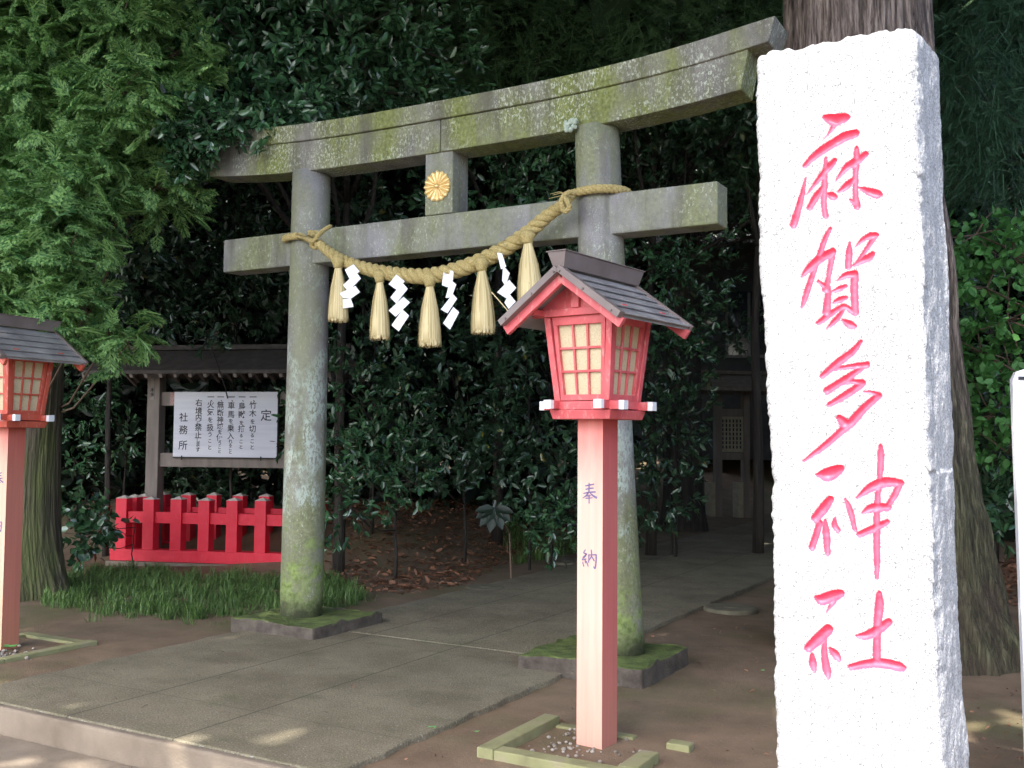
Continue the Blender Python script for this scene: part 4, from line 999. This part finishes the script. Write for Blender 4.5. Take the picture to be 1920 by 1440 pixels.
# stone lids beside the path
m_lid = M_noise('lid_concrete', (.12, .11, .075), (.2, .18, .12), 9, .9, .5, .005)
def stone_lid(px, py, r, label):
    p = at_z(px, py, 0); mb = MB(); mb.tube([(0, 0, -.05), (0, 0, .0), (0, 0, .02), (0, 0, .026)], [r, r, r*.98, r*.9], 36); mb.tube([(0, 0, .02), (0, 0, .03)], [r*.3, r*.28], 20)
    tag(mb.build('drain_lid', m_lid, None, loc=(p.x, p.y, -.018)), label, 'drain lid', 'round concrete lids beside the path')
stone_lid(1370, 1139, .24, 'round concrete lid on the earth at the right edge of the path')
stone_lid(910, 1101, .2, 'round concrete lid at the left edge of the path, nearer the torii')
stone_lid(1065, 1052, .26, 'round concrete lid at the left edge of the path, behind the lantern post')

# ------------------------------------------------------------------ TREES
# overhead canopy: crowns of the big trees, high above the frame, divided by nearest trunk
HC = 8.5
def plan_shift(x, y, h): k = (HC-h)/sv.z; return x+sv.x*k, y+sv.y*k
TR = {'cedar_r': (-1.5, 7.75), 'cedar_l': (-8.78, 6.25), 'back1': (-14., 13.), 'back2': (-6., 16.5), 'back3': (1.5, 14.), 'back4': (3.2, 7.6)}
def canopy(key):
    cx, cy = TR[key]; n = 15000 if key in ('cedar_r', 'cedar_l') else 9000
    P = np.column_stack([RNG.uniform(-24, 14, n*6), RNG.uniform(-8, 30, n*6), RNG.normal(0, .55, n*6)])
    d = [(np.hypot(P[:, 0]-x, (P[:, 1]-y)), k) for k, (x, y) in TR.items()]; mn = np.min([q[0] for q in d], 0); own = np.hypot(P[:, 0]-cx, P[:, 1]-cy)
    P = P[own <= mn+.4]
    # edge of shade on the ground runs along the steps (y about 3.75); opening above the stele
    ex, ey = plan_shift(0, 3.60, 0)
    wob = .35*np.sin(P[:, 0]*1.1+.6)+.2*np.sin(P[:, 0]*2.7)
    keep = (P[:, 1] > ey+wob*.6) & (P[:, 0] < 2.2+wob) & (P[:, 0] > -18+wob) & ((P[:, 1] < 20) | (P[:, 0] < 0))
    sx0, sy0 = plan_shift(-1.02, 3.0, 0); sx1, sy1 = plan_shift(-.12, 4.0, 3.2)
    hole = (P[:, 0] > sx0-.42) & (P[:, 0] < sx1+.12) & (P[:, 1] < sy1+.15)
    P = P[keep & ~hole]; P[:, 2] += HC
    m = len(P); D = norm(RNG.normal(size=(m, 3))*np.array((1, 1, .35))); N = norm(np.array((0, 0, 1.))+RNG.normal(scale=.5, size=(m, 3)))
    return scatter(P, D, N, RNG.uniform(.3, .6, m), T_QUAD)
def big_tree(name, key, label, pts, rad, mat, flare=None, extra=None):
    x, y = TR[key]; t = thing(name, label, 'tree', (x, y, 0))
    trunk_mesh('trunk', [(a-x, b-y, c) for a, b, c in pts], rad, mat, t, 200 if 'cedar' in key else 40, .05, flare)
    V, F = canopy(key); V[:, 0] -= x; V[:, 1] -= y
    if len(V): np_mesh('crown', V, [(F, 0)], L_canopy, t, False)
    mb = MB()
    for i in range(9):
        a = i*2*pi/9+.3; R = random.uniform(2.5, 4.5); e = Vector((cos(a)*R, sin(a)*R, HC-.2)); b = Vector((0, 0, HC-1.6-.1*i)); mb.tube([b, b.lerp(e, .5)+Vector((0, 0, .35)), e], [.11, .07, .02], 7)
    mb.build('limb', mat, t, True)
    return t
def fl_r(k, g):
    e = max(0, cos(g-.3))**1.5; b = max(0, 1-k/.6)
    return e*1.08*max(0, 1-k)**1.15+.08*b*b*sin(5*g+1)+.05*b*sin(11*g)
cr = [( -1.50, 7.75, z) for z in (-.1, .1, .3, .55, .8, 1.15, 1.6, 2.1, 2.8, 3.6, 4.6, 6.5, 9.5)]
big_tree('cedar_tree', 'cedar_r', 'huge cedar trunk with reddish shaggy bark and flared root rising behind the white stone pillar', cr, [.54, .535, .53, .53, .525, .52, .52, .515, .51, .50, .485, .45, .38], m_barkcr, fl_r)
cl = [(-8.78+.01*z, 6.25, z) for z in (-.1, .15, .4, .8, 1.4, 2.2, 3.2, 4.5, 6.5, 9.5)]
big_tree('cedar_tree', 'cedar_l', 'mossy furrowed trunk of the cedar standing behind the left lantern', cl, [.36, .32, .285, .265, .25, .245, .235, .22, .2, .17], m_barkm, lambda k, g: .12*max(0, 1-k/.3)*(1+sin(4*g)))
for key, lab, mt in (('back1', 'dark trunk of a tall tree in the wood far behind the notice board', m_trunkd), ('back2', 'dark trunk of a tall tree beside the far end of the path', m_trunkd), ('back3', 'dark trunk of a tall tree in the wood behind the cedar', m_trunkd), ('back4', 'dark tall tree outside the right edge whose crown shades the earth', m_trunkd)):
    x, y = TR[key]; big_tree('tall_tree', key, lab, [(x, y, z) for z in (-.3, .5, 2, 4, 6.5, 9.5)], [.45, .34, .3, .28, .25, .2], mt)

def shrub(name, label, cat, blobs, kind, mat, base=None, group=None, r=.035, leader=True, **kw):
    """blobs: (px, py, depth, radius)"""
    B = [(tuple(at(x, y, D)), rr) for x, y, D, rr in blobs]
    cx = sum(b[0][0] for b in B)/len(B); cy = sum(b[0][1] for b in B)/len(B)
    if base is None: base = (cx-.15, cy+.7)
    gz_ = ground_z(*base)
    t = thing(name, label, cat, (base[0], base[1], gz_), 0, group)
    Bl = [((c[0]-base[0], c[1]-base[1], c[2]-gz_), rr) for c, rr in B]
    if kind == 'broad': broad_foliage('foliage', Bl, mat, t, **kw)
    else: spray_foliage('foliage', Bl, mat, t, **kw)
    stems('branches', (0, 0, -.05) if leader else Bl[0][0], Bl if leader else [((b[0][0], b[0][1], b[0][2]), b[1]) for b in Bl], r, m_twig if mat in (L_cyp, L_maple) else m_trunkd, t)
    return t
# cypress (bright, left)
CB = []
while len(CB) < 46:
    px, py = random.uniform(-60, 350), random.uniform(-60, 600); lim = 345-60*sin(py/70.)-max(0, py-260)*.55
    if px > lim: continue
    CB.append((px, py, random.uniform(8.5, 9.7)-.0012*py, (random.uniform(.16, .34), random.uniform(.2, .34), random.uniform(.13, .26))))
CB += [(330, 100, 9.0, .2), (360, 160, 9.0, .14), (325, 215, 9.0, .2), (205, 630, 8.2, .13), (240, 645, 8.1, .08), (165, 590, 8.2, .14), (100, 585, 7.9, .13)]
shrub('cypress_tree', 'bright green cypress with feathery drooping sprays filling the upper left corner', 'tree', CB,
      'spray', L_cyp, base=(-9.75, 6.95), r=.028, dens=36, per=5, size=.26, droop=.1, inner=.15)
shrub('dark_gap_foliage', 'dark foliage added behind the bright cypress sprays at the upper left to shade the gaps', 'tree', [(40, 100, 11.5, 1.3), (180, 330, 11.5, 1.1), (40, 450, 11.3, 1.1), (280, 120, 12, 1.0)], 'broad', L_camd, base=(-10.6, 8.6), r=.04, dens=17, per=7, size=.12)  # extra dark leaves behind the sprays stand in for shaded gaps
# camellia (upper left centre)
shrub('camellia_tree', 'glossy dark green camellia hanging over the left end of the torii lintel', 'tree',
      [(400, 60, 10.2, .9), (520, 130, 9.6, .85), (660, 60, 9.8, .9), (770, 90, 10.4, .75), (600, 190, 9.6, .5), (450, 210, 9.4, .5), (370, 190, 9.8, .55), (720, 170, 10, .4), (400, 200, 9.2, .4)],
      'broad', L_cam, base=(-7.2, 8.9), r=.07, dens=26, per=7, size=.115)
shrub('camellia_bough', 'low camellia bough drooping in front of the hidden left tip of the torii lintel', 'branch',
      [(370, 235, 8.5, .28), (440, 232, 8.45, .17), (500, 222, 8.45, .14), (545, 205, 8.5, .12), (345, 290, 8.6, .2), (400, 262, 8.4, .11), (485, 280, 8.35, .05), (590, 195, 8.7, .12)],
      'broad', L_cam, base=(-7.9, 7.4), r=.02, leader=False, dens=120, per=6, size=.10)
G = 'glossy evergreen shrubs behind the torii'
def ev(label, blobs, size=.1, dens=22, mat=None, per=7, **kw): return shrub('evergreen_shrub', label, 'shrub', blobs, 'broad', mat or L_camd, group=G, r=.02, dens=dens, per=per, size=size, **kw)
ev('dark glossy shrub seen above the roof of the left notice board', [(330, 460, 12.4, .95), (430, 550, 13, .7), (240, 540, 12.4, .7), (500, 480, 12.6, .8), (390, 630, 11.2, .25)])
ev('dark glossy shrub seen under the tie beam left of the middle tassels', [(690, 370, 11.8, .8), (680, 560, 11.6, .8), (600, 420, 12.3, .8)])
ev('mid green glossy shrub filling the gap right of the gold crest', [(950, 330, 11.2, .85), (1040, 360, 11.4, .7), (900, 420, 11.6, .6)], mat=L_cam)
ev('broad dark shrub right behind the left torii pillar, reaching the ground', [(680, 760, 10.9, .8), (700, 880, 10.4, .55), (655, 950, 9.9, .38), (765, 900, 10.3, .3), (655, 850, 10.6, .4)], mat=L_cam)
ev('dark shrub in the middle of the view below the paper streamers', [(830, 660, 11.8, .85), (860, 790, 11.6, .8), (810, 870, 11.3, .45)])
ev('dark shrub directly left of the foreground lantern body', [(990, 640, 11.8, .8), (1010, 800, 11.5, .75), (950, 860, 11.3, .45), (1060, 900, 11.4, .4)])
ev('dark shrub seen between the right torii pillar and the tie beam end', [(1250, 510, 12.4, .8), (1230, 640, 12.2, .6), (1270, 470, 13, .4)], mat=L_cam)
ev('low shrub to the right of the foreground lantern post', [(1240, 800, 12.6, .7), (1220, 930, 12.3, .55), (1265, 780, 13, .35)])
ev('thin leafy branches hanging under the right end of the lintel', [(1290, 280, 13.2, .8), (1390, 270, 13.6, .5), (1340, 520, 15.5, .4), (1400, 600, 16.5, .35), (1290, 620, 15, .4), (1300, 600, 14.5, .45), (1380, 640, 15.5, .35), (1330, 700, 16, .2), (1260, 700, 13.5, .4)], dens=15, leader=False)
ev('dark shrub between the left lantern and the fence', [(140, 720, 13, .7), (140, 860, 13.2, .35), (225, 820, 13, .35)], mat=L_cam)
ev('dark shrub in the gap under the notice panel', [(420, 930, 14, .8), (360, 900, 14.2, .6), (480, 800, 14, .7)])
shrub('broadleaf_weed', 'low patch of round light leaves left of the red fence', 'plant', [(165, 1010, 10.9, .28), (150, 960, 11, .22), (195, 975, 11.4, .22)], 'broad', L_round if 'L_round' in globals() else L_cam, r=.01, dens=40, per=5, size=.1, T=T_ROUND)
shrub('low_shrub', 'small leafy shrub at the edge of the leaf litter just left of the lantern post', 'shrub', [(1030, 1000, 10.9, .3), (1060, 960, 11, .25), (1000, 960, 11.4, .22)], 'broad', L_cam, r=.01, dens=40, per=6, size=.09)
# conifers across the top
FG = 'dark conifers above the torii lintel'
shrub('yew_tree', 'dark fine-needled conifer above the middle of the torii lintel', 'tree', [(880, 30, 13.5, 1.3), (1010, 110, 13, .9), (830, 190, 12.8, .5)], 'spray', L_yew, group=FG, r=.08, dens=22, per=5, size=.3, T=[T_NEED], droop=.5)
shrub('yew_tree', 'dark fine-needled conifer above the right half of the torii lintel', 'tree', [(1150, 20, 13.2, 1.2), (1280, 60, 12.8, 1.1), (1180, 150, 12.6, .5)], 'spray', L_yew, group=FG, r=.08, dens=22, per=5, size=.3, T=[T_NEED], droop=.5)
shrub('yew_tree', 'dark conifer at the raised right tip of the torii lintel', 'tree', [(1420, 30, 13, 1.0), (1400, 180, 13.4, .9)], 'spray', L_yew, group=FG, r=.08, dens=20, per=5, size=.3, T=[T_NEED], droop=.5)
shrub('fir_tree', 'drooping blue-green fir boughs right of the top of the stone pillar', 'tree', [(1880, 60, 10.5, .8), (1850, 190, 10, .55), (1910, 300, 10, .6)], 'spray', L_fir, base=(.9, 10.5), r=.06, dens=30, per=6, size=.3, T=[T_NEED], droop=.9)
shrub('maple_tree', 'light green layered tree right of the stone pillar', 'tree', [(1830, 440, 9.2, (.5, .5, .12)), (1900, 480, 9, (.6, .6, .16)), (1850, 540, 9, (.55, .5, .16)), (1890, 600, 8.9, (.6, .5, .16)), (1840, 660, 9.1, (.45, .5, .16)), (1900, 720, 8.9, (.5, .5, .14)), (1860, 780, 9, (.5, .5, .14)), (1890, 850, 9, (.45, .4, .12))],
      'broad', L_maple, base=(.7, 9.2), r=.04, dens=44, per=6, size=.09, T=T_ROUND, droop=.3)
shrub('camellia_shrub', 'low glossy large-leaved shrub below the light green tree at the right', 'shrub', [(1880, 960, 8.9, .3), (1840, 930, 9.3, .3), (1910, 900, 9.4, .35)], 'broad', L_cam, r=.02, dens=36, per=6, size=.13)
shrub('laurel_tree', 'dark leafy tree behind the light green tree at the right edge', 'tree', [(1850, 380, 12, .8), (1900, 650, 12, 1.0), (1840, 800, 12.5, .8), (1900, 250, 12.5, .9)], 'broad', L_camd, r=.05, dens=18, per=7, size=.11)
shrub('sun_tinted_shrub', 'patch of leaves tinted bright green as if sunlit, far behind above the lintel middle', 'tree', [(920, 165, 19, .6), (860, 190, 19.3, .4), (960, 60, 20, .4)], 'broad', L_farb, r=.05, dens=24, per=6, size=.14)
def path_shade_boughs():  # boughs added low over the path to darken the far passage
    t = thing('added_shade_boughs', 'dark leafy boughs added over the far end of the path to shade it', 'tree', (-7.2, 14, .2))
    B = [((x+RNG.uniform(-.3, .3), y, z), (1.3, 1.3, .45)) for y, z in ((-1.8, 5.3), (0, 5.0), (1.8, 5.2), (3.6, 5.4), (5.4, 5.4)) for x in (.4, 2.2, 4.0, 5.6)]
    broad_foliage('foliage', B, L_camd, t, dens=16, per=7, size=.13, inner=.6); stems('branches', (0, 0, 0), B[::2], .09, m_trunkd, t, twigs=2)
path_shade_boughs()
# fatsia leaf
def fatsia():
    p = at(945, 950, 10.9); t = thing('fatsia_plant', 'single large hand-shaped leaf plant at the foot of the dark shrubs', 'plant', (p.x, p.y, 0))
    parts = []
    for (dx, dz, s) in ((0, 0, .27),):
        for k in range(7):
            a = radians(-90+(k-3)*26); d = np.array([[cos(a)*.87+.0, cos(a)*.49-.3, sin(a)*.8]]); P = np.array([[dx*.87, dx*.49-.2, p.z+dz]]); parts.append(scatter(P, d, np.array([[.5, -.9, .5]]), np.array([s*(1-.07*abs(k-3))]), T_LEAF, 1.1))
    V, F = merge(parts); np_mesh('leaf_rosette', V, [(F, 0)], L_far, t, True)
    mb = MB(); mb.tube([(-.1, .35, -.1), (-.1, .3, p.z*.6), (0, -.18, p.z)], [.012, .01, .006], 6); mb.build('stem', m_twig, t)
fatsia()
# far wood as a mass
def far_wood():
    B = []
    for px in range(-350, 2400, 170):
        for py in range(-350, 1000, 190):
            if 1120 < px < 1570 and py < 1050: D = 33
            else: D = 16.5+RNG.uniform(-1, 1.5)
            B.append((tuple(at(px+RNG.uniform(-40, 40), py+RNG.uniform(-40, 40), D)), 1.5 if D < 20 else 2.6))
    for k in range(14):   # beyond the left and right of the frame
        B.append(((-17+RNG.uniform(-1, 1), 2+k*1.1, 2+RNG.uniform(-1, 4)), 2.2))
        B.append(((4.5+RNG.uniform(-.5, 1), 5+k*1.0, 2+RNG.uniform(-1, 4)), 2.0))
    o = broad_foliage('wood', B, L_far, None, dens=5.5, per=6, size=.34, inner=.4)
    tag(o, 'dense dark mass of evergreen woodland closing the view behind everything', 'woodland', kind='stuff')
far_wood()

# ------------------------------------------------------------------ GROUND COVER
def inside(x, y, poly):
    c = False; n = len(poly)
    for i in range(n):
        (x1, y1), (x2, y2) = poly[i], poly[i-1]
        if (y1 > y) != (y2 > y) and x < (x2-x1)*(y-y1)/(y2-y1)+x1: c = not c
    return c
def poly_pts(pix, n):
    P = [at_z(*q) for q in pix]; poly = [(p.x, p.y) for p in P]; x0 = min(p[0] for p in poly); x1 = max(p[0] for p in poly); y0 = min(p[1] for p in poly); y1 = max(p[1] for p in poly); out = []
    while len(out) < n:
        x, y = random.uniform(x0, x1), random.uniform(y0, y1)
        if inside(x, y, poly): out.append((x, y))
    return out
def grass(pix, clumps, per, L, name='grass', lab='tufts of dark green lily grass in front of the red fence'):
    C_ = poly_pts(pix, clumps); P = []; D = []; Ls = []
    for x, y in C_:
        h = random.choice((.45, .7, .9, 1.1, 1.25))
        for _ in range(per):
            a = random.uniform(0, 2*pi); q = random.uniform(.25, 1.1); P.append((x+random.gauss(0, .03), y+random.gauss(0, .03), ground_z(x, y)-.01)); D.append((cos(a)*q, sin(a)*q, random.uniform(.0, .9))); Ls.append(L*h*random.uniform(.6, 1.15))
    P = np.array(P); D = np.array(D); m = len(P); N = np.cross(np.cross(D, (0, 0, 1.)), D)+1e-4
    V, F = scatter(P, D, N, np.array(Ls), T_BLADE, .75)
    tag(np_mesh(name, V, [(F, 0)], L_grass, None, True), lab, 'grass', kind='stuff')
grass([(70, 1108), (120, 1075), (210, 1068), (525, 1078), (640, 1085), (690, 1120), (640, 1140), (420, 1150), (330, 1158), (180, 1150), (90, 1130)], 700, 40, .125)
grass([(960, 1055), (1080, 1040), (1085, 1020), (1000, 1010), (940, 1025)], 60, 22, .22, 'grass', 'sparse grass tufts by the leaf litter behind the lantern post')
def litter(pix, n, size, lab, name='leaf_litter'):
    C_ = poly_pts(pix, n); P = np.array([(x, y, ground_z(x, y)+random.uniform(.004, .03)) for x, y in C_]); m = n
    D = norm(np.column_stack([RNG.normal(size=(m, 2)), RNG.normal(scale=.25, size=m)])); N = norm(np.array((0, 0, 1.))+RNG.normal(scale=.4, size=(m, 3)))
    V, F = scatter(P, D, N, RNG.uniform(.5, 1.2, m)*size, T_LEAF)
    tag(np_mesh(name, V, [(F, 0)], L_dead, None, True), lab, 'fallen leaves', kind='stuff')
litter([(610, 1075), (620, 1020), (800, 985), (1085, 990), (1085, 1030), (940, 1055), (860, 1095), (760, 1110), (660, 1105)], 5200, .085, 'brown fallen leaves covering the bank left of the path')
litter([(1840, 1060), (1930, 1040), (1960, 1110), (1900, 1150), (1870, 1110)], 500, .1, 'brown fallen leaves behind the cedar root at the right')
litter([(0, 1290), (560, 1430), (1440, 1430), (1440, 1150), (1100, 1130), (750, 1140), (400, 1190), (0, 1270)], 300, .032, 'few scattered dry leaves on the path and bare earth', 'scattered_leaves')
litter([(1820, 1290), (1920, 1290), (1920, 1440), (1820, 1440)], 40, .035, 'few scattered dry leaves on the earth right of the stone pillar', 'scattered_leaves')
grass([(60, 1118), (100, 1065), (560, 1070), (720, 1110), (660, 1150), (420, 1165), (320, 1172), (150, 1160)], 110, 18, .12, 'grass', 'thin stray grass tufts along the edge of the lily grass')
# pebbles inside the kerb frame
def pebbles():
    mb = MB()
    for _ in range(85):
        x = -2.2+random.gauss(-.05, .14); y = 4.66+random.gauss(.03, .13)
        if not (-2.48 < x < -1.92 and 4.36 < y < 4.9) or (abs(x+2.183) < .09 and abs(y-4.748) < .09): continue
        r = random.uniform(.004, .014); c = Vector((x, y, -.022+r*.3)); mb.tube([c-Vector((0, 0, r*.6)), c, c+Vector((0, 0, r*.55))], [r*.6, r, r*.5], 7)
    for _ in range(60):
        x = -6.55+random.gauss(0, .12); y = 4.5+random.gauss(0, .1); r = random.uniform(.006, .02); c = Vector((x, y, -.02+r*.3)); mb.tube([c-Vector((0, 0, r*.6)), c, c+Vector((0, 0, r*.55))], [r*.6, r, r*.5], 7)
    tag(mb.build('gravel', m_peb, None, True), 'small pale pebbles scattered inside the lantern kerb frames', 'gravel', kind='stuff')
m_peb = M_noise('pebble', (.16, .13, .1), (.42, .38, .32), 9, .8, .2)
pebbles()
def twigs():
    mb = MB()
    for x, y in poly_pts([(0, 1290), (560, 1430), (1440, 1430), (1440, 1150), (1100, 1130), (750, 1140), (400, 1190), (0, 1270)], 90):
        a = random.uniform(0, 6.28); L = random.uniform(.02, .09); z = ground_z(x, y)+.006 if not (-5.75 < x < -2.97) else .004
        p = Vector((x, y, z)); q = p+Vector((cos(a)*L, sin(a)*L, .004)); mb.tube([p, p.lerp(q, .5)+Vector((0, 0, .006)), q], [.0015, .0018, .001], 4)
    tag(mb.build('fallen_twigs', m_twig, None, True), 'tiny dry twigs scattered over the path and earth', 'twigs', kind='stuff')
twigs()
def weed(px, py, s, lab):
    p = at_z(px, py, -.02); n = random.randint(4, 7); a = np.linspace(0, 6.28, n, endpoint=False)+random.random()
    D = np.column_stack([np.cos(a), np.sin(a), np.full(n, .35)]); V, F = scatter(np.zeros((n, 3))+np.array((0, 0, .015)), D, np.tile((0, 0, 1.), (n, 1))+.0, np.full(n, s)*RNG.uniform(.7, 1.1, n), T_ROUND)
    o = np_mesh('weed_seedling', V, [(F, 0)], L_weed, None, True); o.location = p; tag(o, lab, 'weed', 'small weed seedlings on the bare earth')
weed(808, 1372, .035, 'small bright green seedling on the earth left of the foreground kerb frame')
weed(893, 1378, .02, 'tiny green seedling just outside the left corner of the kerb frame')
weed(1135, 1390, .03, 'small green sprout at the right foot of the foreground lantern post')
weed(950, 1393, .026, 'small green sprout on the left kerb stone of the foreground frame')
weed(1430, 1262, .022, 'tiny seedling on the bare earth beside the lower left of the stone pillar')
weed(20, 1218, .06, 'light green sprout inside the left lantern kerb')
weed(1000, 1230, .045, 'upright green leaf at the left corner of the right torii plinth')
